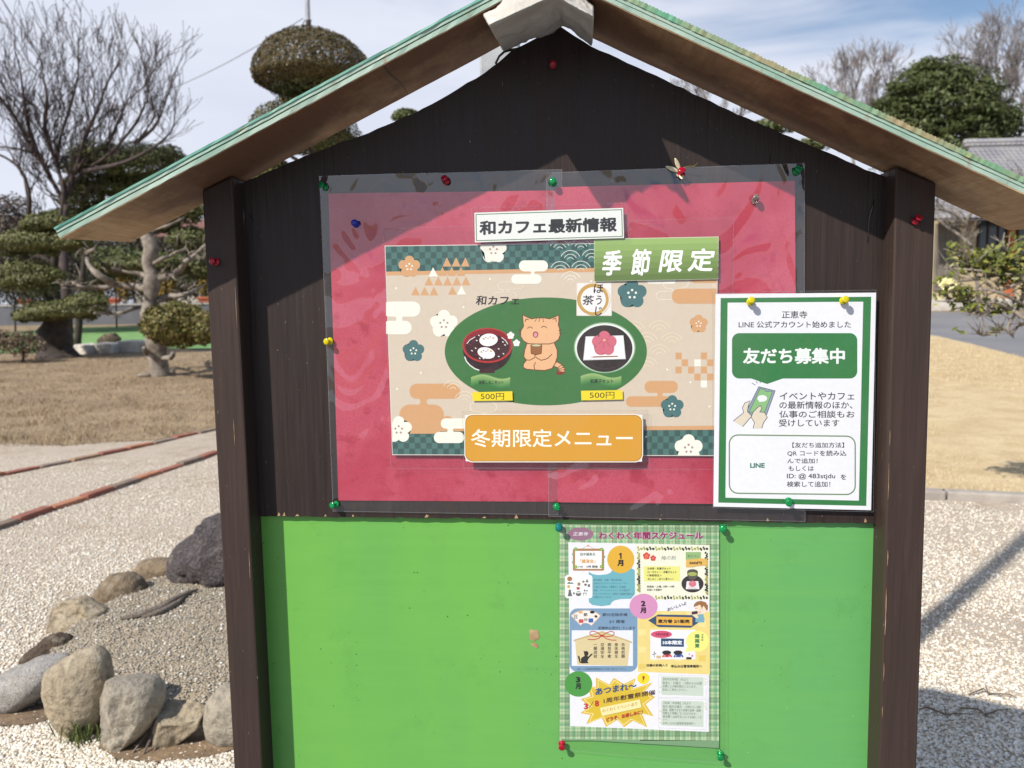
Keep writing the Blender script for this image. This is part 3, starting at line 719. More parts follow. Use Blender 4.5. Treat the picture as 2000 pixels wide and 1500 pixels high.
# waving green name flags
for (K, x0, x1, y0, y1, tx, tb) in ((K3, 1000, 1425, 290, 440, '抹茶しるこセット', (1082, 348, 1352, 392)), (K4, 412, 853, 278, 428, '和菓子セット', (515, 335, 765, 380))):
    a.fr(*K); n = 16; w = lambda u: 24*math.sin(u*2*math.pi+2.9)
    for q in range(5):
        h0, h1 = q/5, (q+1)/5
        T_ = [(x0+(x1-x0)*k/n, y0+18+w(k/n)+(y1-y0-40)*h0) for k in range(n+1)]; B_ = [(x0+(x1-x0)*k/n, y0+18+w(k/n)+(y1-y0-40)*h1) for k in range(n, -1, -1)]
        c = [150-22*q, 182-14*q, 112-12*q]; a.poly(T_+B_, tuple(c))
    a.text(tx, *tb, INK, .012)
a.build('paper', mp)
film([(748, 447), (1433, 425), (1428, 917), (763, 915)], YM-.0016, mp, None, M_film_flat, .7)

# --- strips laid over the poster
def strip(name, label, cat, Y, fn, filmc=None, bow=None, centre=(0, 0)):
    t_ = sheet_thing(name, centre, Y, label, cat); aa = Art(Y); fn(aa); aa.build('paper', t_)
    if filmc: film(filmc, Y-.0014, t_, bow, M_film_flat, .7)
    return t_
def f_season(a):
    a.fr(*K2); n = 7
    a.poly([(556, 92), (1908, 67), (1903, 528), (560, 555)], (206, 214, 188))
    for k in range(n):
        u, v = k/n, (k+1)/n; yl = lambda f: 98+f*(550-98); yr = lambda f: 73+f*(523-73)
        a.poly([(560, yl(u)), (1904, yr(u)), (1900, yr(v)), (562, yl(v))], (148-9*k, 178-10*k, 104-7*k))
    W = (244, 248, 240)
    a.text('季', 645, 215, 862, 490, W, .022, .18); a.text('節', 958, 200, 1182, 490, W, .022, .18); a.text('限', 1256, 215, 1525, 455, W, .022, .18); a.text('定', 1570, 195, 1868, 446, W, .022, .18)
strip('season_banner', 'green strip with large white Japanese lettering at the upper right of the menu poster', 'banner', YM-.0022, f_season, None, None, (1282, 506))
def f_price1(a):
    a.fr(*K3); a.poly([(1012, 479), (1448, 467), (1452, 568), (1018, 573)], (228, 206, 34)); a.text('500円', 1105, 488, 1358, 560, (50, 36, 24), .004)
def f_price2(a):
    a.fr(*K4); a.poly([(415, 462), (865, 455), (870, 557), (420, 567)], (228, 206, 34)); a.text('500円', 510, 475, 778, 546, (50, 36, 24), .004)
strip('price_label', 'small yellow price strip reading 500 yen under the soup bowl picture', 'price label', YM-.0023, f_price1, None, None, (962, 774))
strip('price_label', 'small yellow price strip reading 500 yen under the round sweet tray picture', 'price label', YM-.0023, f_price2, None, None, (1176, 772))
K0 = (650, 0, 2.857)
def f_title(a):
    a.fr(*K0); W = (236, 238, 232)
    a.poly([(790, 1187), (1620, 1160), (1625, 1328), (793, 1353)], W)
    a.line([(799, 1197), (1612, 1170), (1616, 1319), (802, 1343)], 4.5, (74, 118, 66), True)
    a.text('和カフェ最新情報', 818, 1231, 1585, 1312, (38, 40, 44), .030, 0, -.027)
strip('title_strip', 'white laminated strip with bold black Japanese heading above the menu poster', 'title strip', YB-.0105, f_title, [(921, 406), (1222, 397), (1228, 470), (925, 480)], None, (1072, 440))
def f_orange(a):
    for q, c, r in ((0, (232, 226, 212), 16), (1.8, (160, 112, 40), 15), (3.0, (206, 148, 44), 15)): a.rrect(907+q, 808.5+q, 1256-q, 903-q, r, c)
    a.text('冬期限定メニュー', 920, 838, 1236, 873.5, (244, 238, 222), .012)
ot = sheet_thing('menu_heading_card', (1082, 856), YB-.013, 'rounded orange card with white Japanese lettering over the foot of the menu poster', 'card')
aa = Art(YB-.0130); f_orange(aa); aa.build('card_face', ot)
m = MB()
m.box(*[f(at(x, 856, YB-.012).x for x in (909, 1254)) for f in (min, max)], YB-.0129, YB-.0118, at(1080, 901, YB-.012).z, at(1080, 810.5, YB-.012).z); m.build('card_core', two_tone('white_card', srgb(240, 236, 226), srgb(232, 228, 218)), ot)
film([(903, 803), (1266, 801), (1268, 915), (905, 914)], YB-.0118, ot, None, M_film_flat, .7)
# --- green framed notice
L1_, L2_ = (1380, 560, 5.8824), (1380, 770, 5.8824)
YL = YB-.0092
bowN = None
nt = sheet_thing('framed_notice', (1552, 785), YL, 'white notice with a green border, a speech bubble and a drawing of a hand-held phone', 'notice')
WH = (238, 239, 242); GR = (44, 122, 62); TX = (44, 42, 50)
a = Art(YL)
px = lambda K, x, y: (K[0]+x/K[2], K[1]+y/K[2])
a.poly([px(L1_, 103, 82), px(L1_, 1948, 68), px(L2_, 1890, 1332), px(L2_, 78, 1290)], WH)
a.poly([px(L1_, 162, 130), px(L1_, 1892, 115), px(L2_, 1835, 1283), px(L2_, 135, 1245)], GR)
a.poly([px(L1_, 242, 183), px(L1_, 1800, 172), px(L2_, 1750, 1222), px(L2_, 217, 1188)], WH)
a.fr(*L1_)
a.text('正恵寺', 865, 278, 1158, 362, TX, .011); a.text('LINE 公式アカウント始めました', 368, 395, 1660, 473, TX, .011)
a.rrect(292, 533, 1732, 1055, 85, GR); a.poly([(500, 1050), (890, 1050), (695, 1118)], GR)
a.text('友だち募集中', 418, 703, 1590, 888, (240, 246, 240), .028)
NV = (70, 66, 92)
a.poly([(600, 1148), (788, 1196), (690, 1470), (640, 1500), (470, 1475), (455, 1440)], (142, 160, 172)); a.line([(600, 1148), (788, 1196), (690, 1470), (470, 1478), (455, 1440)], 7, NV, True)
a.poly([(614, 1170), (665, 1182), (680, 1202), (705, 1206), (722, 1196), (757, 1208), (655, 1470), (490, 1440)], (138, 190, 124)); a.line([(614, 1170), (665, 1182), (680, 1202), (705, 1206), (722, 1196), (757, 1208), (655, 1470), (490, 1440)], 5, NV, True)
a.ell(640, 1283, 56, 38, (238, 242, 238), 30); a.poly([(600, 1300), (640, 1315), (606, 1326)], (238, 242, 238))
for l in ([(523, 1108), (560, 1130)], [(568, 1085), (585, 1110)], [(616, 1090), (617, 1106)]): a.line(l, 7, NV)
a.text('イベントやカフェ', 840, 1212, 1698, 1300, TX, .011); a.text('の最新情報のほか、', 836, 1316, 1676, 1403, TX, .011)
a.fr(*L2_)
a.text('仏事のご相談もお', 835, 188, 1702, 272, TX, .011); a.text('受けしています', 830, 286, 1526, 372, TX, .011)
SK = (226, 214, 190)
h1 = [(305, 308), (425, 212), (412, 155), (440, 100), (500, 74), (478, 140), (470, 200), (520, 250), (415, 372)]
a.poly(h1, SK); a.line(h1, 7, NV)
h2 = [(535, 392), (550, 325), (512, 265), (535, 205), (590, 150), (618, 130), (636, 160), (610, 205), (665, 208), (698, 265), (655, 325), (635, 390)]
a.poly(h2, SK); a.line(h2, 7, NV)
OC = (112, 138, 92)
def rline(x0, y0, x1, y1, r, w, c, dy=0):
    pts = []
    for cx, cy, q in ((x1-r, y0+r+dy, -90), (x1-r, y1-r+dy, 0), (x0+r, y1-r, 90), (x0+r, y0+r, 180)):
        for k in range(7): t = R(q+15*k); pts.append((cx+r*math.cos(t), cy+r*math.sin(t)))
    a.line(pts, w, c, True)
rline(262, 468, 1708, 1138, 100, 15, OC, 14)
a.text('LINE', 500, 790, 668, 845, (52, 116, 94), .03)
a.text('【友だち追加方法】', 985, 553, 1580, 615, TX, .011); a.text('QR コードを読み込', 928, 645, 1606, 713, TX, .011); a.text('んで追加！', 928, 735, 1276, 795, TX, .011); a.text('もしくは', 942, 822, 1232, 882, TX, .011)
a.text('ID: @ 483stjdu', 922, 910, 1478, 982, TX, .011); a.text('を', 1540, 920, 1605, 982, TX, .011); a.text('検索して追加！', 922, 1000, 1422, 1066, TX, .011)
a.build('paper', nt)
def bowNf(u, v): return .0006*math.sin(u*5+v*4)
film([(1392, 571), (1712, 566), (1706, 1000), (1391, 992)], YL-.0020, nt, bowNf, M_film_flat, .8)

# --- yearly schedule on the green panel
S1, S2, S3, S4, S5, S6 = [(x, y, 8.3333) for x, y in ((1080, 1010), (1240, 1010), (1080, 1160), (1240, 1160), (1080, 1310), (1240, 1310))]
YS = YG-.0020
sp = sheet_thing('schedule_poster', (1250, 1240), YS, 'small event schedule with a green tartan border on the lower green panel', 'poster')
a = Art(YS)
a.poly([(1092.6, 1023.8), (1404.6, 1028), (1404.6, 1461), (1097.4, 1443)], (150, 182, 138))
# tartan border as woven cells
vb = [(3, 0), (2, 1), (3, 0), (1.2, 3), (5, 2), (1.2, 3), (3, 0), (2.2, 1), (4, 4)]; V1 = []; B1 = []
x = 1093.0; i = 0
while x < 1404: w, b = vb[i % len(vb)]; V1.append(x); B1.append(b); x += w*1.25; i += 1
V1.append(1404.3)
V2 = []; B2 = []; y = 1026.0; i = 0
while y < 1442: w, b = vb[(i+2) % len(vb)]; V2.append(y); B2.append(b); y += w*1.35; i += 1
V2.append(1446.5)
pal = {0: (186, 208, 164), 1: (150, 184, 136), 2: (118, 156, 114), 3: (92, 118, 84), 4: (104, 164, 116)}
def tart(i, j):
    mx, my = (V1[i]+V1[i+1])/2, (V2[j]+V2[j+1])/2
    if 1113 < mx < 1383 and 1066 < my < 1416: return None
    p, q = pal[B1[i]], pal[B2[j]]; return tuple(int(math.sqrt(p[k]*q[k])) for k in range(3))
a.grid(V1, V2, tart)
a.poly([(1097.2, 1446.5), (1404.4, 1446.5), (1404.5, 1460.5), (1097.4, 1443)], (120, 160, 116))
a.floor = 1
a.poly([(1110, 1059), (1386, 1064.5), (1384.3, 1429.5), (1113.5, 1418)], (238, 238, 240))
a.fr(*S1)
a.ell(450, 275, 210, 108, (150, 110, 132), 36); a.text('正恵寺', 325, 243, 575, 302, (240, 236, 240), .01, .1)
a.fr(0, 0, 1)
MG = (150, 32, 92)
a.text('わくわく年間スケジュール', 1168.6, 1038, 1373.6, 1053.6, (236, 206, 220), .075); a.text('わくわく年間スケジュール', 1169, 1038.4, 1373.2, 1053.2, MG, .034)
a.fr(*S1)
BN = (176, 128, 84)
a.line([(440, 530), (570, 462), (712, 538)], 6, (170, 150, 160)); a.ell(572, 465, 20, 16, (226, 160, 100), 10)
a.rrect(325, 512, 832, 872, 22, BN); a.rect(360, 550, 796, 842, (244, 244, 240))
for x, y in ((370, 520), (790, 525), (370, 810), (790, 805)): a.ell(x, y, 30, 28, (126, 170, 62), 10); a.ell(x, y, 8, 8, (220, 230, 190), 6)
for x, y in ((325, 605), (325, 735), (835, 645), (805, 740)): a.ell(x, y, 16, 22, (126, 170, 90), 8)
a.text('田中陽希氏', 442, 580, 690, 630, (62, 100, 70), .012); a.text('「講演会」', 440, 685, 690, 750, (226, 160, 50), .02); a.text('1/18　13時 開催', 408, 785, 728, 826, (50, 50, 50), .02)
a.poly([(583, 888), (640, 925), (700, 938), (760, 942), (880, 930), (935, 905), (960, 875), (960, 850), (1270, 830), (1330, 862), (1335, 1250), (1270, 1328), (1110, 1332), (1010, 1350), (960, 1380), (930, 1430), (790, 1450), (640, 1430), (583, 1380)], (112, 180, 190))
a.ell(1103, 688, 220, 225, (228, 178, 56), 48); a.poly([(1078, 600), (1096, 582), (1118, 582), (1118, 680), (1094, 680), (1094, 612), (1078, 622)], INK); a.text('月', 1048, 695, 1146, 797, INK, .045)
a.rrect(195, 943, 642, 1320, 45, (246, 246, 242)); IC = (104, 112, 108)
a.ell(272, 1005, 42, 38, (170, 120, 76), 12); a.poly([(225, 1085), (262, 1052), (290, 1070), (310, 1058), (340, 1085)], (78, 108, 92)); a.ell(255, 1130, 25, 26, (216, 170, 90), 10); a.rect(400, 1065, 445, 1115, (160, 130, 88)); a.rect(385, 1138, 435, 1180, (186, 76, 66))
a.poly([(530, 1062), (555, 1000), (580, 1062)], (92, 118, 96)); a.ell(495, 1050, 22, 18, (150, 118, 90), 10); a.ell(530, 1100, 22, 20, (90, 96, 100), 10); a.rect(566, 1092, 604, 1136, (110, 110, 112))
a.ell(275, 1200, 22, 22, IC, 10); a.poly([(240, 1288), (255, 1215), (295, 1215), (315, 1288)], IC); a.ell(415, 1245, 46, 42, IC, 16); a.ell(415, 1228, 42, 14, (220, 220, 216), 14); a.rect(485, 1230, 548, 1242, IC); a.rect(490, 1242, 498, 1282, IC); a.rect(534, 1242, 542, 1282, IC); a.ell(340, 1240, 16, 20, IC, 8); a.ell(515, 1195, 14, 18, IC, 8); a.ell(552, 1200, 20, 10, IC, 8)
TB = (44, 84, 100)
for tx, x1, y0, y1 in (('田中陽希　42歳　埼玉県出身', 1118, 1005, 1040), ('日本のプロアドベンチャーレーサー', 1220, 1062, 1096), ('『日本三百名山一筆書き』を達成', 1186, 1118, 1155), ('現在、アドベンチャーレースの普及や', 1252, 1174, 1209), ('アウトドアガイド、各地での講演活動など', 1318, 1231, 1268), ('活躍されています。', 960, 1286, 1320)):
    a.text(tx, 662, y0, x1, y1, TB, .008)
# plum time panel
a.fr(0, 0, 1); a.poly([(1240.3, 1063), (1386, 1064.5), (1385.7, 1172), (1240.5, 1171)], (240, 240, 216))
a.fr(*S2); k = 0
def leafb(x, y, dk):
    c = (48, 56, 40) if dk else (166, 168, 84)
    a.ell(x, y, 15, 20, c, 8, 0, 360, 25)
for i in range(24):
    x = 50+i*48.5; dk = (i//3) % 2
    leafb(x, 495+(18 if i % 2 else 0), dk); leafb(x+14, 530-(10 if i % 3 else 0), dk)
    if i > 5: leafb(x, 1292+(18 if i % 2 else 0), dk); leafb(x+10, 1326-(8 if i % 3 else 0), dk)
for i in range(16):
    y = 580+i*43; dk = (i//3) % 2
    if i < 15: leafb(46+(18 if i % 2 else 0), y, dk); leafb(72, y+20, dk)
    leafb(1150+(16 if i % 2 else 0), y, not dk); leafb(1176, y+20, not dk)
a.flower(190, 632, 60, (222, 74, 62), (250, 220, 150)); a.flower(298, 668, 48, (214, 66, 66), (250, 220, 150)); a.rect(165, 670, 195, 690, (210, 170, 90))
a.text('梅の刻', 430, 628, 668, 697, (96, 96, 104), 0, .15)
a.rect(828, 568, 1076, 692, (150, 186, 122)); a.text('和カフェ', 855, 618, 1042, 656, (52, 76, 50), 0, .15)
a.poly([(832, 692), (1000, 680), (1060, 668), (1172, 680), (1172, 790), (1080, 792), (1000, 800), (940, 815), (832, 815)], (230, 184, 92)); a.text('500円', 886, 724, 1086, 770, (50, 36, 30), .03)
a.rect(148, 800, 735, 1045, (236, 234, 132))
for tx, x0, x1, y0, y1 in (('お抹茶・和菓子セット', 205, 585, 818, 856), ('ロースティー・洋菓子セット', 208, 678, 874, 915), ('＜季節限定＞', 192, 436, 930, 968), ('おしるこ・ほうじ茶セット', 208, 636, 986, 1027), ('毎週金・土曜, 10時〜14時', 195, 642, 1112, 1150), ('本堂にて営業中', 195, 440, 1165, 1203)):
    a.text(tx, x0, y0, x1, y1, (56, 48, 36), .02)
a.ell(938, 1085, 180, 142, (52, 46, 46), 40); a.poly([(845, 1043), (1032, 1043), (1050, 1172), (828, 1172)], (244, 240, 238)); a.ell(938, 1085, 62, 52, (216, 120, 134), 24); a.ell(938, 1066, 8, 8, (240, 180, 170), 8); a.rect(870, 1150, 1010, 1157, (140, 110, 90))
a.poly([(850, 890), (1026, 890), (1022, 950), (990, 1005), (938, 1020), (886, 1005), (855, 950)], (92, 88, 76)); a.ell(938, 892, 88, 45, (84, 80, 72), 30); a.ell(936, 926, 74, 33, (168, 180, 92), 24)
# blue card with prayer plaque
a.fr(*S3); a.rrect(270, 236, 1376, 1268, 130, (124, 158, 186))
fan = [(285, 352), (360, 300), (450, 268), (540, 262), (640, 274), (720, 305), (782, 355), (628, 522), (590, 490), (530, 474), (480, 484), (448, 518)]
a.poly(fan, (214, 180, 150)); cx, cy = 535, 390; a.poly([(cx+(x-cx)*.93, cy+(y-cy)*.93) for x, y in fan], (244, 236, 226))
a.text('節', 498, 310, 562, 364, INK, .02); a.text('分', 500, 390, 566, 444, INK, .02); a.rrect(420, 412, 496, 472, 14, (206, 84, 84)); a.rrect(578, 398, 656, 466, 14, (64, 104, 170)); a.ell(450, 298, 36, 24, (224, 178, 110), 12); a.ell(640, 298, 40, 24, (42, 40, 44), 12); a.poly([(668, 360), (700, 340), (730, 368), (698, 395)], (70, 54, 44)); a.text('豆', 335, 340, 405, 400, (70, 70, 74), .01)
IB = (34, 42, 66)
a.text('節分厄除祈祷', 805, 312, 1212, 364, IB, .012, .1); a.text('2/1 開催', 910, 422, 1168, 476, IB, .012, .1); a.text('祈祷申込受付しています', 735, 530, 1342, 582, IB, .012, .1)
a.rect(305, 592, 1302, 1172, (236, 238, 242)); EM = (224, 206, 156)
a.poly([(360, 775), (800, 630), (1252, 800), (1215, 1172), (395, 1152)], EM)
a.line([(335, 762), (800, 618), (1285, 790)], 30, (206, 184, 126)); 
RD = (188, 40, 44)
for l in ([(790, 680), (720, 625), (650, 605), (605, 620), (600, 650), (640, 685), (710, 695), (790, 680)], [(800, 680), (870, 635), (940, 608), (990, 622), (998, 650), (960, 685), (890, 695), (800, 680)], [(790, 685), (740, 725), (660, 745), (565, 740)], [(805, 685), (870, 730), (950, 752), (1035, 752)]): a.line(l, 13, RD)
a.rect(775, 662, 815, 696, RD)
a.poly([(402, 1008), (425, 1006), (440, 1040), (444, 1090), (460, 1105), (450, 1060), (475, 1030), (515, 1010), (505, 965), (498, 920), (520, 935), (545, 928), (548, 925), (578, 950), (578, 985), (560, 1010), (575, 1020), (620, 975), (640, 970), (645, 985), (600, 1030), (575, 1060), (562, 1100), (585, 1128), (470, 1132), (430, 1115), (415, 1060)], (40, 40, 42))
for tx, x0 in (('一願成就', 660), ('交通安全', 774), ('病気平癒', 888), ('身体健全', 1000), ('合格祈願', 1112)): a.vtext(tx, x0, 793, x0+60, 1045, INK, .012)
a.text('※詳しくは霊園管理事務所までお問い合わせください。', 392, 1202, 1195, 1242, (50, 62, 84), .005)
# yellow sushi roll panel
a.fr(*S4); YL_ = (238, 216, 132)
a.poly([(48, 275), (1222, 285), (1222, 1312), (48, 1266)], YL_)
for i in range(6):
    for j in range(7):
        if (i+j) % 2 == 0: x, y = 60+i*195, 300+j*140; a.rect(x, y, x+120, y+(95 if j < 6 else 80), (244, 226, 150) if (i+2*j) % 3 else (232, 204, 104))
a.text('おいしいよ', 528, 232, 838, 286, (96, 100, 124), .03, 0, -.36)
NVY = (44, 76, 110)
a.poly([(215, 432), (378, 335), (930, 345), (1062, 450), (912, 550), (385, 540)], NVY); a.poly([(350, 368), (934, 380), (934, 518), (350, 502)], (236, 182, 70)); a.text('恵方巻 2/1販売', 375, 412, 890, 474, (44, 30, 26), .035, 0, .008)
a.poly([(1010, 340), (1110, 328), (1132, 400), (1128, 466), (985, 460), (985, 420)], (124, 172, 190)); a.poly([(935, 340), (980, 300), (1040, 380), (1010, 400)], (248, 220, 190))
a.ell(1080, 240, 108, 88, (250, 226, 200), 30); a.poly([(958, 215), (965, 165), (1010, 125), (1080, 112), (1150, 135), (1190, 190), (1185, 265), (1165, 270), (1120, 190), (1090, 235), (1060, 175), (1010, 195)], (156, 110, 66))
a.arc(1000, 250, 20, 5, (120, 80, 60), 200, 340, 6); a.arc(1085, 262, 20, 5, (120, 80, 60), 200, 340, 6); a.ell(1055, 296, 22, 14, (240, 170, 160), 10)
a.poly([(900, 295), (1010, 275), (1030, 300), (1010, 325), (905, 342)], (52, 44, 48)); a.ell(908, 318, 20, 24, (246, 236, 226), 12); a.ell(908, 318, 8, 10, (220, 120, 110), 8)
a.rect(250, 583, 986, 1066, (240, 240, 242)); a.ell(432, 658, 172, 60, (216, 80, 114), 30); a.text('予約内容様', 332, 635, 548, 680, (110, 34, 60), .01)
a.poly([(425, 722), (798, 730), (798, 862), (425, 855)], NVY); a.text('10本限定', 455, 758, 770, 826, (244, 246, 250), .04)
a.ell(1020, 770, 186, 172, (242, 240, 132), 40); a.poly([(850, 860), (820, 945), (940, 930)], (242, 240, 132)); a.vtext('南南東', 975, 648, 1052, 882, (54, 130, 84), .03); a.vtext('今年は', 1082, 648, 1116, 764, (60, 70, 40), .02)
for cx, c in ((525, (208, 82, 84)), (710, (58, 96, 160))):
    a.ell(cx, 1030, 82, 62, c, 24, 180, 360); a.ell(cx-8, 955, 74, 36, (44, 40, 44), 20); a.ell(cx-45, 1010, 12, 12, (240, 180, 180), 8); a.ell(cx+45, 1020, 12, 12, (240, 180, 180), 8); a.ell(cx, 1000, 20, 14, tuple(int(q*.8) for q in c), 10)
a.rrect(810, 1028, 925, 1066, 18, (48, 42, 46)); a.ell(824, 1047, 16, 18, (244, 232, 224), 10); a.ell(888, 982, 16, 16, (226, 170, 186), 8); a.ell(935, 1008, 18, 18, (214, 110, 140), 8); a.rect(350, 1005, 425, 1050, (214, 184, 130)); a.line([(318, 1040), (316, 950)], 6, (70, 70, 70)); a.ell(300, 985, 14, 8, (70, 70, 70), 8); a.ell(335, 975, 14, 8, (70, 70, 70), 8); a.ell(316, 950, 10, 12, (70, 70, 70), 8)
a.text('住職の祈祷入り', 185, 1140, 532, 1184, (48, 42, 30), .03); a.text('申込みは管理事務所へ', 590, 1152, 1096, 1202, (48, 42, 30), .03)
a.fr(*S1); a.fr(0, 0, 1); a.ell(1256.8, 1184.2, 27.4, 24.6, (216, 148, 190), 48)
a.fr(*S4); a.text('2', 98, 112, 174, 202, INK, .05); a.text('月', 85, 220, 180, 316, INK, .045)
# gathering star
a.fr(*S5)
st = [(700, 108), (915, 225), (992, 115), (1150, 215), (1345, 122), (1300, 290), (1620, 192), (1500, 330), (1663, 430), (1510, 545), (1638, 742), (1450, 700), (1538, 922), (1300, 815), (1158, 922), (1050, 800), (862, 915), (795, 770), (540, 872), (610, 720), (445, 690), (590, 585), (450, 462), (610, 415), (560, 240), (700, 270)]
cx, cy = 1050, 520
a.poly(st, (224, 186, 62)); s2 = [(cx+(x-cx)*.90, cy+(y-cy)*.90) for x, y in st]; a.line(s2, 14, (248, 232, 150), True); a.poly([(cx+(x-cx)*.88, cy+(y-cy)*.88) for x, y in st], (222, 190, 48))
a.ell(415, 215, 224, 208, (74, 154, 66), 44); a.text('3', 370, 100, 446, 192, INK, .05); a.text('月', 365, 205, 452, 300, INK, .045)
a.text('あつまれ〜', 690, 288, 1360, 402, (32, 74, 130), .03, 0, -.16)
a.text('3', 500, 532, 572, 624, (196, 36, 36), .04); a.line([(595, 605), (660, 495)], 9, (90, 40, 40)); a.text('8', 680, 484, 750, 582, (196, 36, 36), .04)
a.text('1周年慰霊祭開催', 825, 452, 1664, 534, (74, 30, 40), .012, 0, -.175)
a.poly([(765, 605), (1410, 468), (1440, 597), (800, 737)], (246, 236, 172)); a.text('わくわくイベントあり', 805, 625, 1372, 686, (206, 160, 52), .01, 0, -.21)
a.text('どうぞ、お楽しみに！', 865, 765, 1455, 832, (200, 44, 32), .025, 0, -.225)
a.fr(*S6); a.ell(140, 125, 101, 94, (240, 222, 44), 32); a.poly([(122, 84), (164, 90), (150, 150), (126, 148)], (196, 44, 32)); a.ell(132, 168, 12, 9, (196, 44, 32), 10)
GB = (204, 217, 200); GL = (206, 202, 202)
a.line([(388, 65), (1190, 85), (1158, 445), (388, 432)], 5, GL, True); a.poly([(430, 90), (1116, 108), (1112, 412), (430, 390)], GB)
a.line([(388, 448), (1185, 472), (1158, 962), (388, 930)], 5, GL, True); a.poly([(430, 482), (1118, 500), (1114, 915), (430, 890)], GB)
for x, y in ((1135, 120), (1140, 170), (1130, 205), (1140, 520), (1135, 565), (1145, 610), (400, 250), (385, 330), (400, 640), (385, 760), (400, 830)): a.ell(x, y, 20, 16, (232, 232, 216), 8); a.ell(x+18, y+20, 12, 10, (196, 206, 178), 8)
TG = (84, 92, 84)
for tx, x0, x1, y0, y1 in (('【新年初祈祷】1月より', 462, 866, 115, 158), ('毎週土・日曜日　11時から15分間', 450, 1086, 172, 220), ('住職による御祈祷がございます。', 450, 1002, 228, 272), ('自由にご参加ください。', 450, 846, 284, 326),
        ('【祈祷・寺体験】1月より', 470, 906, 500, 545), ('毎月 最終日曜日　13時から15時', 452, 1070, 558, 604), ('普段、経験できない祈祷や坐禅・読経・', 455, 1096, 612, 660), ('写経など体験していただけます。', 455, 1002, 667, 712), ('参加費 1,000円手ぶらでお越しくだ', 455, 1096, 722, 770), ('さい。', 455, 542, 780, 806), ('お申し込みは霊園管理事務所へ', 455, 985, 830, 874)):
    a.text(tx, x0, y0, x1, y1, TG, .008, 0, .02)
a.build('paper', sp)
def bowS(u, v): return .0012*math.sin(u*3.2)*v+.0015*max(0, v-.8)*4
film([(1086, 1021), (1421, 1024), (1418, 1490), (1090, 1463)], YS-.0032, sp, bowS, M_film_flat, .8)

# ------------------------------------------------------------------ push pins
def pin_mat(name, c, tr=.55):
    t = Mt(name); t.col(c).rough(.12); t.set(Transmission_Weight=tr, IOR=1.45); return t.m
PINM = {'red': pin_mat('red_pin_plastic', srgb(222, 26, 58)), 'green': pin_mat('green_pin_plastic', srgb(20, 176, 96)), 'teal': pin_mat('teal_pin_plastic', srgb(24, 150, 150)),
        'blue': pin_mat('blue_pin_plastic', srgb(24, 44, 176), .3), 'yellow': pin_mat('yellow_pin_plastic', srgb(244, 226, 20), .4), 'clear': pin_mat('clear_pin_plastic', srgb(240, 226, 220), .9)}
M_needle = Mt('steel_needle').col((.55, .55, .56)).rough(.3).set(Metallic=1.0).m
PROF = [(0.0, 0.0), (.0048, 0.0), (.0053, .0006), (.0053, .0013), (.0046, .0019), (.0028, .0032), (.0025, .0048), (.0028, .0066), (.0040, .0080), (.0047, .0088), (.0048, .0098), (.0042, .0106), (.0020, .0110), (0.0, .0110)]
def pin(bx, by, hx, hy, colr, label, Y, sc=1.0):
    b = at(bx, by, Y); h = at(hx, hy, Y-.0105*sc); axd = (h-b).normalized()
    root = empty('push_pin', b, label, 'push pin', 'push pins holding the papers on the notice board')
    u = axd.orthogonal().normalized(); w = axd.cross(u); n = 20; vs = []; fs = []
    for r, z in PROF:
        for k in range(n):
            t = 2*math.pi*k/n; vs.append(b+axd*(z*sc+.0006)+(u*math.cos(t)+w*math.sin(t))*max(r, .00005)*sc)
    for i in range(len(PROF)-1):
        for k in range(n): fs.append((i*n+k, i*n+(k+1) % n, (i+1)*n+(k+1) % n, (i+1)*n+k))
    m = MB(); m.add(vs, fs); m.build('grip', PINM[colr], root, True)
    m = MB(); m.tube([b+axd*.0012, b-axd*.004, b-axd*.0062], [.0005, .0005, .0001], 8); m.build('needle', M_needle, root, True)
for args in (
    (1080, 127, 1080, 124, 'red', 'dark red push pin high up under the peak of the gable', YB),
    (637, 367, 625, 359.5, 'green', 'green push pin tilted at the top left corner of the red sheet', YB-.0050),
    (873, 356, 866, 346, 'red', 'red push pin tilted in the top film margin of the left red sheet', YB-.0045),
    (1081, 358, 1079, 353, 'green', 'green push pin where the two red sheets overlap at the top', YB-.0045),
    (1330, 341, 1332, 331, 'red', 'red push pin through the pale dried petals', YB-.0050),
    (1554, 337, 1561, 329, 'green', 'green push pin at the top right corner of the right red sheet', YB-.0042),
    (1473, 393, 1478, 384, 'clear', 'clear push pin on the upper right of the red paper', YB-.0040),
    (696, 438, 692, 435, 'blue', 'blue push pin on the upper left of the red paper', YB-.0040),
    (424, 512, 413, 510, 'red', 'bright red push pin on the left post', YP),
    (1786, 434, 1797, 423, 'red', 'red push pin on the right post', YP),
    (646, 666, 636, 667.5, 'yellow', 'yellow push pin on the left edge of the red sheet', YB-.0024),
    (1465, 590, 1468, 586, 'yellow', 'yellow push pin at the top left of the green framed notice', YL-.0022),
    (1646, 588, 1652, 584.5, 'yellow', 'yellow push pin at the top right of the green framed notice', YL-.0022),
    (658, 985, 647, 987.5, 'green', 'green push pin at the bottom left corner of the red sheet', YB-.0030),
    (1087, 989, 1088, 991, 'green', 'green push pin at the foot of the seam between the red sheets', YB-.0038),
    (1540, 978, 1541, 983, 'green', 'green push pin at the bottom of the green framed notice', YL-.0022),
    (1092, 1028, 1091, 1032.5, 'teal', 'teal push pin at the top left of the schedule', YS-.0034),
    (1412, 1031, 1412, 1034, 'green', 'green push pin at the top right of the schedule', YS-.0034),
    (1097.5, 1451, 1097, 1461, 'red', 'red push pin at the bottom left of the schedule', YS-.0036),
    (1407, 1470, 1407, 1482, 'green', 'green push pin at the bottom right of the schedule', YS-.0040)):
    pin(*args)
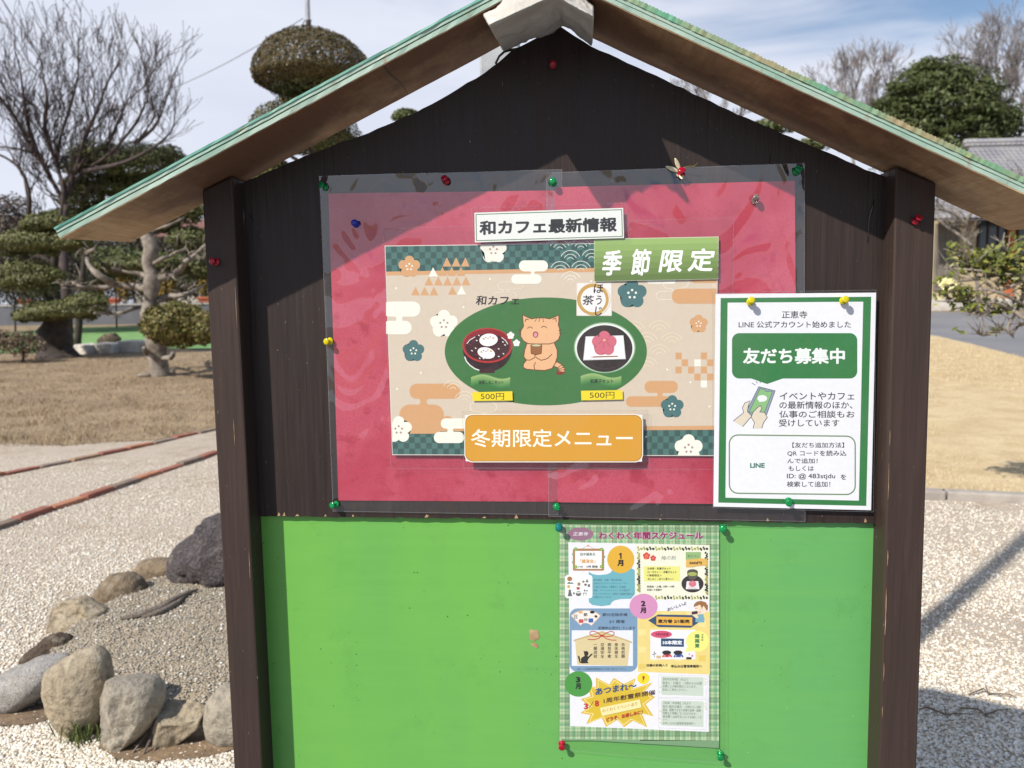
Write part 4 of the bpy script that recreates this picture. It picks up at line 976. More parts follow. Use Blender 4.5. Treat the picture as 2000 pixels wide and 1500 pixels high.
# dried petals caught under one of the pins
M_petal = two_tone('dried_petal', srgb(232, 226, 196), srgb(214, 200, 150), 200, .7)
fl = sheet_thing('dried_flower', (1328, 334), YB-.0042, 'pale dried petals and a thin twig pinned to the top edge of the red sheet', 'dried flower')
def petal(p0, p1, w, lift):
    a_, b_ = at(*p0, YB-.0052), at(*p1, YB-.0052-lift); d = b_-a_; s = d.cross(Vector((0, 1, 0))).normalized(); vs = []; n = 8
    for k in range(n+1):
        f = k/n; ww = w*math.sin(math.pi*min(1, f*.9+.06))**.8; c = a_+d*f
        vs += [c-s*ww+Vector((0, -.0008, 0)), c, c+s*ww+Vector((0, -.0008, 0))]
    fs = []
    for k in range(n): fs += [(3*k, 3*k+1, 3*k+4, 3*k+3), (3*k+1, 3*k+2, 3*k+5, 3*k+4)]
    m = MB(); m.add(vs, fs); o = m.build('petal', M_petal, fl, True); s_ = o.modifiers.new('solid', 'SOLIDIFY'); s_.thickness = .0003
petal((1326, 336), (1300, 325), .0030, .006); petal((1328, 333), (1318, 309), .0028, .005); petal((1330, 336), (1331, 350), .0034, .006); petal((1325, 340), (1322, 345), .002, .004)
m = MB(); m.tube([at(1332, 328, YB-.005), at(1344, 325, YB-.008), at(1356, 324, YB-.010), at(1363, 318, YB-.011)], [.0006, .0005, .0004, .0003], 6)
m.tube([at(1350, 325, YB-.009), at(1361, 327, YB-.010)], [.0004, .0003], 5); m.build('twig', two_tone('dry_twig', srgb(130, 116, 70), srgb(96, 84, 54)), fl)
# ------------------------------------------------------------------ ground
def zone(name, poly, dz, mt, cell=.6, hump=None, edge_noise=0.0):
    """a sheet that follows the terrain inside the outline poly (x,y)"""
    pts = []
    for i in range(len(poly)):
        a_, b_ = Vector(poly[i][:2]), Vector(poly[(i+1) % len(poly)][:2]); n = max(1, int((b_-a_).length/cell))
        for k in range(n):
            q = a_.lerp(b_, k/n)
            if edge_noise: q = q+Vector((noise.noise(Vector((q.x*2.3, q.y*2.3, 1))), noise.noise(Vector((q.x*2.3, q.y*2.3, 7)))))*edge_noise
            pts.append(q)
    nb = len(pts); edges = [(i, (i+1) % nb) for i in range(nb)]
    xs = [p.x for p in pts]; ys = [p.y for p in pts]
    x = min(xs)+cell/2
    while x < max(xs):
        y = min(ys)+cell/2
        while y < max(ys): pts.append(Vector((x+random.uniform(-.2, .2)*cell, y+random.uniform(-.2, .2)*cell))); y += cell
        x += cell
    v, e, f, *_ = delaunay_2d_cdt(pts, edges, [list(range(nb))], 1, 1e-5)
    me = bpy.data.meshes.new(name); me.from_pydata([(p.x, p.y, terr(p.x, p.y)+dz+(hump(p.x, p.y) if hump else 0)) for p in v], [], f); me.update()
    o = link(name, me, mt, None, True); o['kind'] = 'structure'; return o
def gp(pts): return [gnd(*p) for p in pts]

gx = sorted(set([-400, -250, -150, -90, -60]+list(range(-40, 41, 2))+[60, 90, 150, 250, 400])); gy = sorted(set([-60, -30, -15]+list(range(-8, 50, 1))+[55, 65, 80, 100, 140, 200, 300, 500]))
V = [(x, y, terr(x, y)-.012) for y in gy for x in gx]; nx = len(gx)
F = [(j*nx+i, j*nx+i+1, (j+1)*nx+i+1, (j+1)*nx+i) for j in range(len(gy)-1) for i in range(nx-1)]
tag(link('ground', np_mesh('ground', V, F), two_tone('dry_earth', srgb(150, 130, 100), srgb(116, 102, 80), 3, .95, .3, 30, .02), None, True), kind='structure')

def gravel_mat(name, pal, scale, dirt, dirt_amt=.6):
    t = Mt(name); v = t.tc.outputs['Object']
    wob = t.noise(scale*.7, 2); cell = t.voro(scale, 'F1', 1); dist = t.voro(scale, 'F1', 0); 
    sp = t.n.new('ShaderNodeSeparateColor'); t.l.new(cell, sp.inputs[0])
    c = t.ramp(sp.outputs[0], pal)
    c = t.mix(t.rng(dist, .28, .62, 0, .8), c, dirt)
    n = t.noise(1.6, 5, .62); n2 = t.noise(7, 4, .65)
    m = t.n.new('ShaderNodeMath'); m.operation = 'MULTIPLY'; t.l.new(t.rng(n, .46, .66), m.inputs[0]); t.l.new(t.rng(n2, .40, .62), m.inputs[1])
    m2 = t.n.new('ShaderNodeMath'); m2.operation = 'MULTIPLY'; t.l.new(m.outputs[0], m2.inputs[0]); m2.inputs[1].default_value = dirt_amt
    c = t.mix(m2.outputs[0], c, dirt)
    t.col(c).rough(.9); inv = t.rng(dist, 0, .6, 1, 0); t.bump(inv, .9, .010); return t.m
M_wgrav = gravel_mat('white_gravel', [(0, srgb(232, 222, 208)), (.4, srgb(220, 208, 192)), (.7, srgb(240, 234, 224)), (1, srgb(196, 180, 162))], 125, srgb(164, 144, 120), .8)
zone('white_gravel', [(-16, 1.5), (9, 1.5), (9, 4.2), (2.877, 4.86), (2.362, 4.98), (1.6, 5.1), (.8, 9), (-2, 13), (-6, 10), (-16, 6.0)], 0.0, M_wgrav, .7)
M_bed = gravel_mat('grey_bed_gravel', [(0, srgb(172, 162, 146)), (.45, srgb(148, 138, 124)), (.75, srgb(200, 190, 172)), (1, srgb(122, 114, 102))], 120, srgb(156, 140, 116), .7)
bedc = gnd(330, 1240)
def bedh(x, y):
    d = math.hypot((x-bedc.x)/.95, (y-bedc.y)/.85); return .075*max(0, 1-d*d)+.012*noise.noise(Vector((x*6, y*6, 0)))
zone('gravel_bed', gp([(95, 1330), (110, 1280), (190, 1225), (270, 1170), (330, 1130), (400, 1080), (520, 1075), (640, 1130), (640, 1400), (470, 1418), (380, 1400), (300, 1420), (200, 1430)]), .006, M_bed, .06, bedh)
tl = Mt('dry_lawn'); n1 = tl.noise(2.4, 6, .65); n2 = tl.noise(26, 5, .7); c = tl.mix(tl.rng(n1, .35, .65), srgb(164, 144, 116), srgb(136, 118, 96)); c = tl.mix(tl.rng(n2, .48, .7, 0, .6), c, srgb(112, 92, 70)); c = tl.mix(tl.rng(tl.noise(.7, 4), .52, .66, 0, .6), c, srgb(120, 98, 76)); tl.col(c).rough(.95); tl.bump(tl.noise(90, 4), .5, .015)
zone('dry_lawn', gp([(-700, 880), (-200, 874), (0, 868), (120, 872), (215, 864), (300, 860), (425, 836), (620, 790), (700, 684), (425, 684), (280, 682), (120, 690), (0, 692), (-700, 700)]), .006, tl.m, .5, None, .10)
tr_ = Mt('straw_grass'); n1 = tr_.noise(3.5, 6, .65); n2 = tr_.noise(40, 5, .7); c = tr_.mix(tr_.rng(n1, .35, .65), srgb(206, 186, 148), srgb(184, 162, 124)); c = tr_.mix(tr_.rng(n2, .48, .72, 0, .6), c, srgb(150, 122, 80)); tr_.col(c).rough(.95); tr_.bump(tr_.noise(110, 4), .5, .015)
zone('straw_lawn', gp([(1640, 958), (1815, 963), (2000, 974), (2500, 1000), (2700, 760), (2000, 700), (1900, 673), (1830, 657), (1700, 640), (1600, 700)]), .010, tr_.m, .4, lambda x, y: .05*max(0, 1-((y-8)/4)**2), .02)
ta = Mt('asphalt'); n1 = ta.noise(60, 3); ta.col(ta.mix(ta.rng(ta.noise(.5, 4), .3, .7), srgb(112, 112, 116), srgb(128, 127, 128))).rough(.9); ta.bump(n1, .3, .01)
zone('road', gp([(1620, 702), (1700, 650), (1830, 664), (1900, 680), (2000, 708), (2700, 775), (2700, 640), (2000, 612), (1500, 604)]), .004, ta.m, 1.2)
zone('added_dark_paving', [(-16, -14), (12, -14), (12, 1.45), (-16, 1.45)], .004, ta.m, 2.0)  # unseen dark ground, added behind the viewer to lessen bounced light
soil_a = gp([(215, 1440), (300, 1425), (470, 1405), (640, 1405), (640, 1470), (470, 1462), (400, 1480), (300, 1492), (230, 1486), (190, 1462)]); soil_b = gp([(-40, 1400), (40, 1388), (110, 1368), (120, 1400), (60, 1418), (-40, 1424)])
zone('soil', soil_a, .005, two_tone('damp_soil', srgb(140, 118, 92), srgb(112, 92, 72), 18, .95, .6, 90, .01), .05, None, .012)
zone('soil', soil_b, .005, two_tone('dark_soil', srgb(134, 112, 90), srgb(106, 90, 72), 18, .95, .6, 90, .01), .05, None, .012)
M_stone = two_tone('kerb_stone', srgb(176, 168, 158), srgb(146, 138, 130), 5, .9, .3, 60, .01)
# kerb: dressed stones in a row along the straw lawn
m = MB(); ka = gnd(1640, 968); kb = gnd(2500, 1010); d = (kb-ka); L = d.length; d.normalize(); s = Vector((-d.y, d.x, 0)); n = int(L/.62)
for i in range(n):
    a_ = ka+d*(i*.62+.006); b_ = ka+d*((i+1)*.62-.006); j = random.uniform(-.008, .008); h = .055+random.uniform(-.008, .006)
    m.hexa([a_+s*j+Vector((0, 0, -.1)), b_+s*j+Vector((0, 0, -.1)), b_+s*(.10+j)+Vector((0, 0, -.1)), a_+s*(.10+j)+Vector((0, 0, -.1)), a_+s*j+Vector((0, 0, h)), b_+s*j+Vector((0, 0, h)), b_+s*(.10+j)+Vector((0, 0, h)), a_+s*(.10+j)+Vector((0, 0, h))])
m.build('kerb', M_stone, bevel=.012)['kind'] = 'structure'
M_turf = two_tone('artificial_turf', srgb(104, 144, 84), srgb(122, 160, 96), 3, .8, .3, 200, .01)
zone('green_turf', gp([(-600, 668), (0, 652), (130, 640), (420, 634), (700, 634), (700, 682), (425, 682), (280, 680), (120, 688), (0, 690), (-600, 698)]), .008, M_turf, .8)

# pebbles that stand out of the white gravel (nobody could count them: one object)
def ico():
    t = (1+5**.5)/2; v = np.array([(-1, t, 0), (1, t, 0), (-1, -t, 0), (1, -t, 0), (0, -1, t), (0, 1, t), (0, -1, -t), (0, 1, -t), (t, 0, -1), (t, 0, 1), (-t, 0, -1), (-t, 0, 1)], float)/math.sqrt(1+t*t)
    f = np.array([(0, 11, 5), (0, 5, 1), (0, 1, 7), (0, 7, 10), (0, 10, 11), (1, 5, 9), (5, 11, 4), (11, 10, 2), (10, 7, 6), (7, 1, 8), (3, 9, 4), (3, 4, 2), (3, 2, 6), (3, 6, 8), (3, 8, 9), (4, 9, 5), (2, 4, 11), (6, 2, 10), (8, 6, 7), (9, 8, 1)])
    return v, f
def scatter_pebbles(name, P, smin, smax, pal, mat_, flat=.6, lift=.2):
    v, f = ico(); n = len(P); S = rng.uniform(smin, smax, (n, 1, 1))*rng.uniform(.7, 1.3, (n, 1, 3)); S[:, :, 2] *= flat
    jit = 1+rng.uniform(-.22, .22, (n, 12, 1)); a_ = rng.uniform(0, 6.283, n); V = v[None]*S*jit; c_, s_ = np.cos(a_)[:, None], np.sin(a_)[:, None]
    X = V[:, :, 0]*c_-V[:, :, 1]*s_; Y = V[:, :, 0]*s_+V[:, :, 1]*c_; V = np.stack([X, Y, V[:, :, 2]], 2)+P[:, None, :]; V[:, :, 2] += (S[:, :, 2]*lift)
    F = (f[None]+12*np.arange(n)[:, None, None]).reshape(-1, 3); pc = np.array(pal)[rng.integers(0, len(pal), n)]*rng.uniform(.8, 1.12, (n, 1)); pc = np.minimum(pc, .9); C = np.repeat(np.concatenate([pc, np.ones((n, 1))], 1), 20, axis=0)
    o = link(name, np_mesh(name, V.reshape(-1, 3), F, C, 3), mat_, None, True); return o
t = Mt('pebble'); t.col(t.attr('Col')).rough(.85); M_peb = t.m
soil_a, soil_b = [np.array([(p.x, p.y) for p in q]) for q in (soil_a, soil_b)]
def cand(n, x0, x1, y0, y1, p=1.6):
    y = y0*(y1/y0)**rng.uniform(0, 1, n)**p; ang = rng.uniform(x0, x1, n); return np.stack([ang*y, y], 1)      # denser near the viewer
bx = np.array([(q.x, q.y) for q in gp([(95, 1330), (110, 1280), (190, 1225), (270, 1170), (330, 1130), (400, 1080), (520, 1075), (640, 1130), (640, 1400), (470, 1418), (380, 1400), (300, 1420), (200, 1430)])])
def inside(P, poly):
    r = np.zeros(len(P), bool); j = len(poly)-1
    for i in range(len(poly)):
        xi, yi = poly[i]; xj, yj = poly[j]; cnd = ((yi > P[:, 1]) != (yj > P[:, 1])) & (P[:, 0] < (xj-xi)*(P[:, 1]-yi)/(yj-yi+1e-12)+xi); r ^= cnd; j = i
    return r
P = np.concatenate([cand(120000, -1.1, -.25, 1.6, 6.3), cand(42000, .38, .74, 1.6, 4.85)])
P = P[~inside(P, bx)]
clump = np.array([noise.noise(Vector((p[0]*1.7, p[1]*1.7, 3.3))) for p in P.tolist()]); str_ = np.array([noise.noise(Vector((p[0]*.7+p[1]*.3, p[1]*2.6, 8.1))) for p in P]); P = P[(clump*.7+str_*.9+rng.uniform(-.4, .4, len(P))) > -.34]
for sp_ in (soil_a, soil_b): P = P[~(inside(P, sp_) & (rng.uniform(0, 1, len(P)) < .55))]
P3 = np.concatenate([P, np.full((len(P), 1), .001)], 1)
o = scatter_pebbles('gravel_stones', P3, .0030, .0062, [srgb(230, 223, 209)[:3], srgb(220, 211, 195)[:3], srgb(208, 197, 178)[:3], srgb(236, 231, 220)[:3], srgb(224, 216, 201)[:3], srgb(186, 171, 150)[:3]], M_peb)
tag(o, 'loose white pebbles lying over the pale gravel ground', 'gravel', kind='stuff')
P = rng.uniform((bedc.x-1.3, bedc.y-1.0), (bedc.x+1.3, bedc.y+1.0), (26000, 2)); P = P[inside(P, bx)]
P3 = np.array([(x, y, bedh(x, y)+.007) for x, y in P])
o = scatter_pebbles('bed_stones', P3, .0026, .0056, [srgb(172, 164, 148)[:3], srgb(150, 142, 130)[:3], srgb(188, 178, 160)[:3], srgb(132, 126, 116)[:3], srgb(164, 150, 126)[:3], srgb(160, 154, 144)[:3], srgb(176, 166, 150)[:3], srgb(222, 216, 206)[:3]], M_peb)
tag(o, 'fine grey stones covering the raised bed inside the rock ring', 'gravel', kind='stuff')

# dry grass blades
def blades(name, poly, n, h, w, cols, dz, label):
    poly = np.array([(p.x, p.y) for p in poly]); lo, hi = poly.min(0), poly.max(0)
    P = rng.uniform(lo, hi, (n*4, 2)); P = P[inside(P, poly)]; keep = rng.uniform(0, 1, len(P)) < np.clip((7.0/np.maximum(P[:, 1], 4))**1.4, 0, 1); P = P[keep][:n]; n = len(P)
    z = np.array([terr(x, y) for x, y in P])+dz; a_ = rng.uniform(0, 6.283, n); H = h*rng.uniform(.4, 1.2, n)*np.array([.55+1.5*max(0, noise.noise(Vector((p[0]*2.2, p[1]*2.2, 5)))+.25) for p in P.tolist()]); le = rng.uniform(-.9, .9, (n, 2))*H[:, None]; ww = w*rng.uniform(.6, 1.4, n)
    dx, dy = np.cos(a_)*ww, np.sin(a_)*ww
    V = np.zeros((n, 3, 3)); V[:, 0] = np.stack([P[:, 0]-dx, P[:, 1]-dy, z], 1); V[:, 1] = np.stack([P[:, 0]+dx, P[:, 1]+dy, z], 1); V[:, 2] = np.stack([P[:, 0]+le[:, 0], P[:, 1]+le[:, 1], z+H], 1)
    F = np.arange(3*n).reshape(n, 3); C = np.array(cols)[rng.integers(0, len(cols), n)]*rng.uniform(.75, 1.15, (n, 1)); C = np.concatenate([C, np.ones((n, 1))], 1)
    tag(link(name, np_mesh(name, V.reshape(-1, 3), F, C, 3), M_peb), label, 'grass', kind='stuff')
blades('dry_grass', gp([(-60, 872), (120, 874), (215, 866), (300, 861), (425, 838), (470, 830), (470, 688), (280, 688), (0, 698), (-60, 700)]), 60000, .040, .0026, [srgb(170, 148, 116)[:3], srgb(150, 130, 102)[:3], srgb(192, 170, 136)[:3], srgb(134, 116, 92)[:3]], .004, 'short brown winter grass on the garden lawn at the left')
blades('straw_grass', gp([(1780, 960), (2060, 978), (2060, 716), (1900, 676), (1820, 662), (1780, 662)]), 60000, .036, .0022, [srgb(212, 192, 152)[:3], srgb(190, 168, 128)[:3], srgb(224, 206, 170)[:3], srgb(164, 142, 106)[:3]], .03, 'short straw coloured grass on the mound at the right')

# ------------------------------------------------------------------ rocks round the bed
def rock_mat(name, c1, c2, c3, bs=1.0, sc=6):
    t = Mt(name); a_ = t.noise(sc, 6, .62); b_ = t.noise(sc*9, 5, .65); c_ = t.noise(sc*2.2, 4)
    c = t.mix(t.rng(a_, .35, .65), c1, c2); c = t.mix(t.rng(b_, .46, .68, 0, .8), c, c3); c = t.mix(t.rng(c_, .56, .72, 0, .35), c, srgb(210, 198, 176))
    t.col(c).rough(.85); t.bump(b_, .8*bs, .016); return t.m
RM = {'tan': rock_mat('tan_sandstone', srgb(168, 152, 126), srgb(144, 134, 116), srgb(104, 94, 80)), 'grey': rock_mat('grey_stone', srgb(162, 152, 134), srgb(140, 132, 120), srgb(104, 98, 88)), 'brown': rock_mat('brown_stone', srgb(134, 116, 92), srgb(114, 100, 82), srgb(82, 72, 60)),
      'granite': rock_mat('speckled_granite', srgb(206, 200, 192), srgb(176, 170, 164), srgb(104, 102, 102), 1.2, 22), 'lava': rock_mat('dark_lava_rock', srgb(92, 82, 82), srgb(72, 64, 64), srgb(132, 124, 126), 2.2, 9), 'dark': rock_mat('dark_brown_stone', srgb(98, 80, 64), srgb(80, 66, 54), srgb(60, 50, 42), 1.4, 9)}
def rock(outline, mt, label, thick=.75, rough=.05, chips=(), base=None, subn=4, seed=0, name='rock'):
    """outline: the silhouette in photo pixels, swelled into a full stone at its own distance"""
    xs = [p[0] for p in outline]; ys = [p[1] for p in outline]; cx, cy = (min(xs)+max(xs))/2, (min(ys)+max(ys))/2
    g = gnd(*(base or (cx, max(ys)-4))); s = g.y/FPX; hw, hh = (max(xs)-min(xs))/2*s, (max(ys)-min(ys))/2*s; dep = thick*min(hw, hh*1.3); Y0 = g.y+dep*.55
    n = len(outline)
    def rad(t):
        d = Vector((math.cos(t), math.sin(t))); best = 0
        for i in range(n):
            a_ = Vector((outline[i][0]-cx, outline[i][1]-cy)); b_ = Vector((outline[(i+1) % n][0]-cx, outline[(i+1) % n][1]-cy)); e = b_-a_; den = d.x*e.y-d.y*e.x
            if abs(den) < 1e-9: continue
            tt = (a_.x*e.y-a_.y*e.x)/den; u = (a_.x*d.y-a_.y*d.x)/den
            if tt > 0 and -1e-6 <= u <= 1+1e-6: best = max(best, tt)
        return best
    tab = [rad(2*math.pi*k/96) for k in range(96)]
    tab = [(tab[k-1]+2*tab[k]+tab[(k+1) % 96])/4 for k in range(96)]
    bm = bmesh.new(); bmesh.ops.create_icosphere(bm, subdivisions=subn+1, radius=1)
    for v in bm.verts:
        p = v.co.normalized(); q = math.hypot(p.x, p.z); t_ = math.atan2(-p.z, p.x) % (2*math.pi); k = t_/(2*math.pi)*96; r0, r1 = tab[int(k) % 96], tab[(int(k)+1) % 96]; r = r0+(r1-r0)*(k-int(k))
        rr = r*min(1, q)**.8; yy = math.copysign(abs(p.y)**.85, p.y)*dep
        w = at(cx+math.cos(t_)*rr, cy+math.sin(t_)*rr, Y0); 
        w = CAMP+(w-CAMP)*((Y0+yy*.999)/Y0) if False else Vector((w.x, w.y+yy, w.z))
        k_ = min(hw, hh); o_ = Vector((seed*3.1, seed, 0))
        w += (w-at(cx, cy, Y0)).normalized()*(noise.noise(w/k_*1.1+o_)*rough*k_*1.2+noise.noise(w/k_*3.5+o_)*rough*k_*.5)
        v.co = w
    c3 = at(cx, cy, Y0)
    for (dx, dy, dz, off) in chips:           # sheared faces
        nrm = Vector((dx, dy, dz)).normalized()
        for v in bm.verts:
            e = (v.co-c3).dot(nrm)-off*min(hw, hh)*(1+.30*noise.noise(v.co*14+o_)+.16*noise.noise(v.co*48))
            if e > 0: v.co -= nrm*e*.97
    for v in bm.verts: v.co += v.normal*noise.noise(v.co*70)*.0018
    me = bpy.data.meshes.new(name); bm.to_mesh(me); bm.free()
    return tag(link(name, me, mt, None, True), label, 'rock', 'rocks round the gravel bed')
rock([(-25, 1345), (10, 1312), (60, 1290), (105, 1283), (128, 1288), (122, 1320), (100, 1350), (60, 1378), (10, 1393), (-22, 1385)], RM['granite'], 'pale speckled granite rock lying flat at the left end of the ring', .9, .05, seed=1)
rock([(188, 1262), (209, 1278), (217, 1320), (212, 1370), (190, 1420), (150, 1446), (120, 1425), (96, 1385), (86, 1345), (92, 1308), (120, 1290), (155, 1270)], RM['tan'], 'tall smooth tan rock leaning beside the chipped rock', .7, .04, seed=2)
rock([(215, 1326), (260, 1321), (300, 1326), (317, 1350), (314, 1390), (290, 1425), (250, 1455), (222, 1476), (205, 1460), (175, 1440), (155, 1410), (154, 1378), (180, 1345)], RM['grey'], 'large grey rock with a broken chipped face at the front of the ring', .8, .05, [(-.8, -.62, .1, .36), (-.1, -1, -.05, .56)], seed=3)
rock([(316, 1367), (350, 1368), (398, 1384), (390, 1420), (365, 1440), (308, 1467), (301, 1450), (306, 1410)], RM['tan'], 'small angular tan rock with a flat top at the front of the ring', .85, .05, [(.1, -.4, 1, .55), (.2, -1, -.2, .5)], seed=4)
rock([(430, 1342), (470, 1338), (515, 1360), (525, 1410), (500, 1450), (440, 1459), (410, 1440), (399, 1400), (405, 1365)], RM['grey'], 'rounded grey rock half hidden behind the left post at the bottom', .8, .05, seed=5)
rock([(110, 1238), (132, 1244), (145, 1262), (130, 1283), (85, 1295), (36, 1302), (45, 1280), (70, 1262), (85, 1245)], RM['dark'], 'low dark brown jagged rock behind the pale granite rock', .8, .12, seed=6)
rock([(125, 1172), (160, 1168), (190, 1185), (210, 1194), (180, 1225), (140, 1246), (95, 1244), (93, 1225), (103, 1190)], RM['tan'], 'sandy tan rock with a hollow in its face on the far left of the ring', .85, .06, [(-.2, -1, .1, .55)], seed=7)
rock([(215, 1122), (250, 1119), (272, 1130), (285, 1150), (260, 1172), (215, 1190), (195, 1185), (181, 1177), (190, 1150)], RM['brown'], 'smooth brown rock between the sandy rock and the lava rock', .85, .05, seed=8)
rock([(275, 1096), (300, 1090), (345, 1090), (375, 1100), (370, 1120), (310, 1148), (285, 1146), (260, 1115)], RM['brown'], 'low brown rock shaded by the dark lava rock', .8, .06, seed=9)
rock([(400, 1018), (440, 1012), (500, 1020), (540, 1060), (550, 1120), (520, 1165), (440, 1170), (410, 1168), (385, 1150), (372, 1128), (345, 1110), (338, 1085), (350, 1060), (385, 1042)], RM['lava'], 'big dark rough lava rock standing beside the left post', .9, .26, [(-.1, -.6, -.8, .92)], base=(440, 1164), seed=10)
# driftwood on the bed
dw = [gnd(x, y)+Vector((0, 0, .05+bedh(gnd(x, y).x, gnd(x, y).y))) for x, y in ((238, 1255), (275, 1245), (310, 1232), (340, 1215), (365, 1200), (388, 1190))]
m = MB(); dw = [p-Vector((0, 0, .034)) for p in dw]; m.tube(dw, [.006, .014, .017, .015, .011, .004], 9); m.tube([dw[1]+Vector((.02, -.015, 0)), dw[2]+Vector((.02, -.02, 0)), dw[3]+Vector((.03, -.02, 0)), dw[4]+Vector((.01, -.012, 0))], [.006, .013, .012, .004], 7)
o = m.build('driftwood', rock_mat('weathered_driftwood', srgb(178, 164, 150), srgb(140, 124, 110), srgb(96, 82, 72), 1.6, 20), smooth=True); tag(o, 'piece of bleached driftwood lying on the gravel bed', 'driftwood')
# low grass tuft by the chipped rock and bare twigs
def tuft(px_, n, h, cols, label, spread=.05, name='grass_tuft'):
    g = gnd(*px_); V = []; F = []; C = []
    for i in range(n):
        b_ = g+Vector((random.gauss(0, spread), random.gauss(0, spread*.5), 0)); a_ = random.uniform(0, 6.28); le = Vector((math.cos(a_), math.sin(a_), 0))*h*random.uniform(.2, .8); s_ = Vector((-math.sin(a_), math.cos(a_), 0))*.0022
        H = h*random.uniform(.5, 1.1); k = len(V); V += [b_-s_, b_+s_, b_+le*.5+s_*.8+Vector((0, 0, H*.7)), b_+le*.5-s_*.8+Vector((0, 0, H*.7)), b_+le+Vector((0, 0, H*.95)), b_+le+Vector((0, 0, H*.95))]
        F += [(k, k+1, k+2, k+3), (k+3, k+2, k+4, k+5)]; c = random.choice(cols); C += [c, c]
    tag(link(name, np_mesh(name, [tuple(v) for v in V], F, C), M_peb), label, 'weed')
tuft((158, 1448), 70, .075, [srgb(86, 100, 48), srgb(110, 118, 62), srgb(64, 78, 38)], 'small green weed tuft at the foot of the chipped grey rock', .03)
tuft((418, 1180), 60, .06, [srgb(110, 96, 58), srgb(140, 120, 80), srgb(88, 80, 44)], 'dry brown weed tuft under the dark lava rock', .05)
m = MB(); g = gnd(272, 1470)
for i in range(4):
    b_ = g+Vector((random.uniform(-.03, .06), random.uniform(-.02, .03), .004)); e = b_+Vector((random.uniform(-.02, .06), random.uniform(.03, .1), .05)); m.tube([b_, b_.lerp(e, .5)+Vector((.01, 0, .01)), e], [.003, .0025, .001], 5)
tag(m.build('twig', two_tone('grey_twig', srgb(110, 98, 88), srgb(80, 70, 62))), 'thin grey twigs lying between the chipped rock and the angular rock', 'twig')

for k, (cx_, cy_, lb) in enumerate(((1945, 1362, 'curled dry twig on the right gravel above the shadow'), (1850, 1398, 'thin dry twig on the right gravel inside the shadow'), (1925, 1395, 'short dark twig on the right gravel at the edge of the shadow'))):
    g = gnd(cx_, cy_)+Vector((0, 0, .008)); m = MB(); q = [g+Vector((random.uniform(-.02, .02)+.035*(i-2), .02*math.sin(i*1.3+k), .010*(i % 2))) for i in range(5)]; m.tube(q, [.0022, .0028, .0024, .002, .001], 5); m.tube([q[2], q[2]+Vector((.01, .03, .012))], [.0018, .0008], 4)
    tag(m.build('twig', two_tone('dry_brown_twig', srgb(104, 84, 62), srgb(76, 60, 46))), lb, 'twig')
# ------------------------------------------------------------------ brick edging
BRM = [two_tone(nm, srgb(*c1), srgb(*c2), 14, .9, .4, 120, .006) for nm, c1, c2 in (('orange_brick', (178, 122, 92), (156, 104, 80)), ('red_brick', (156, 98, 80), (132, 84, 70)), ('grey_brick', (142, 122, 106), (116, 100, 88)), ('worn_brick', (170, 134, 106), (140, 112, 92)))]
ORD = ['', 'second', 'third', 'fourth', 'fifth', 'sixth', 'seventh', 'eighth', 'ninth', 'tenth', 'eleventh', 'twelfth', 'thirteenth']
def brick_line(p0, p1, ext0, ext1, where, seq):
    a_, b_ = gnd(*p0), gnd(*p1); d = (b_-a_); d.z = 0; L = d.length; d.normalize(); s = Vector((-d.y, d.x, 0)); n = int((L+ext0+ext1)/.275)
    words = {0: 'orange', 1: 'red', 2: 'grey', 3: 'worn tan'}
    for k in range(n):                       # k counts from the notice board outwards
        q = b_+d*(ext1-(k+1)*.275)+s*noise.noise(Vector((k*1.7, L, 0)))*.012; q.z = terr(q.x, q.y); c = seq[k % len(seq)]; m = MB(); r = random.uniform(-.06, .06); q = q+s*random.uniform(-.010, .010)
        dd = (d+s*r).normalized(); ss = Vector((-dd.y, dd.x, 0)); z0, z1 = -.05, .026+random.uniform(-.008, .008); pt = lambda u, v, z: q+dd*u+ss*v+Vector((0, 0, z))
        m.hexa([pt(.006, -.036, z0), pt(.268, -.036, z0), pt(.268, .036, z0), pt(.006, .036, z0), pt(.006, -.036, z1), pt(.268, -.036, z1), pt(.268, .036, z1), pt(.006, .036, z1)])
        o = m.build('edging_brick', BRM[c], bevel=.008); tag(o, ('%s brick, %s nearest the left post in the %s row edging the path' % (words[c], ORD[k], where)).replace(',  ', ', '), 'brick', 'bricks edging the %s side of the gravel path' % where)
brick_line((0, 1030), (425, 885), .3, 0.0, 'near', [1, 2, 1, 0, 2, 1, 0, 1, 2, 1])
brick_line((0, 930), (425, 838), .3, 0.0, 'far', [2, 1, 2, 0, 1, 3, 2, 1, 0, 2])
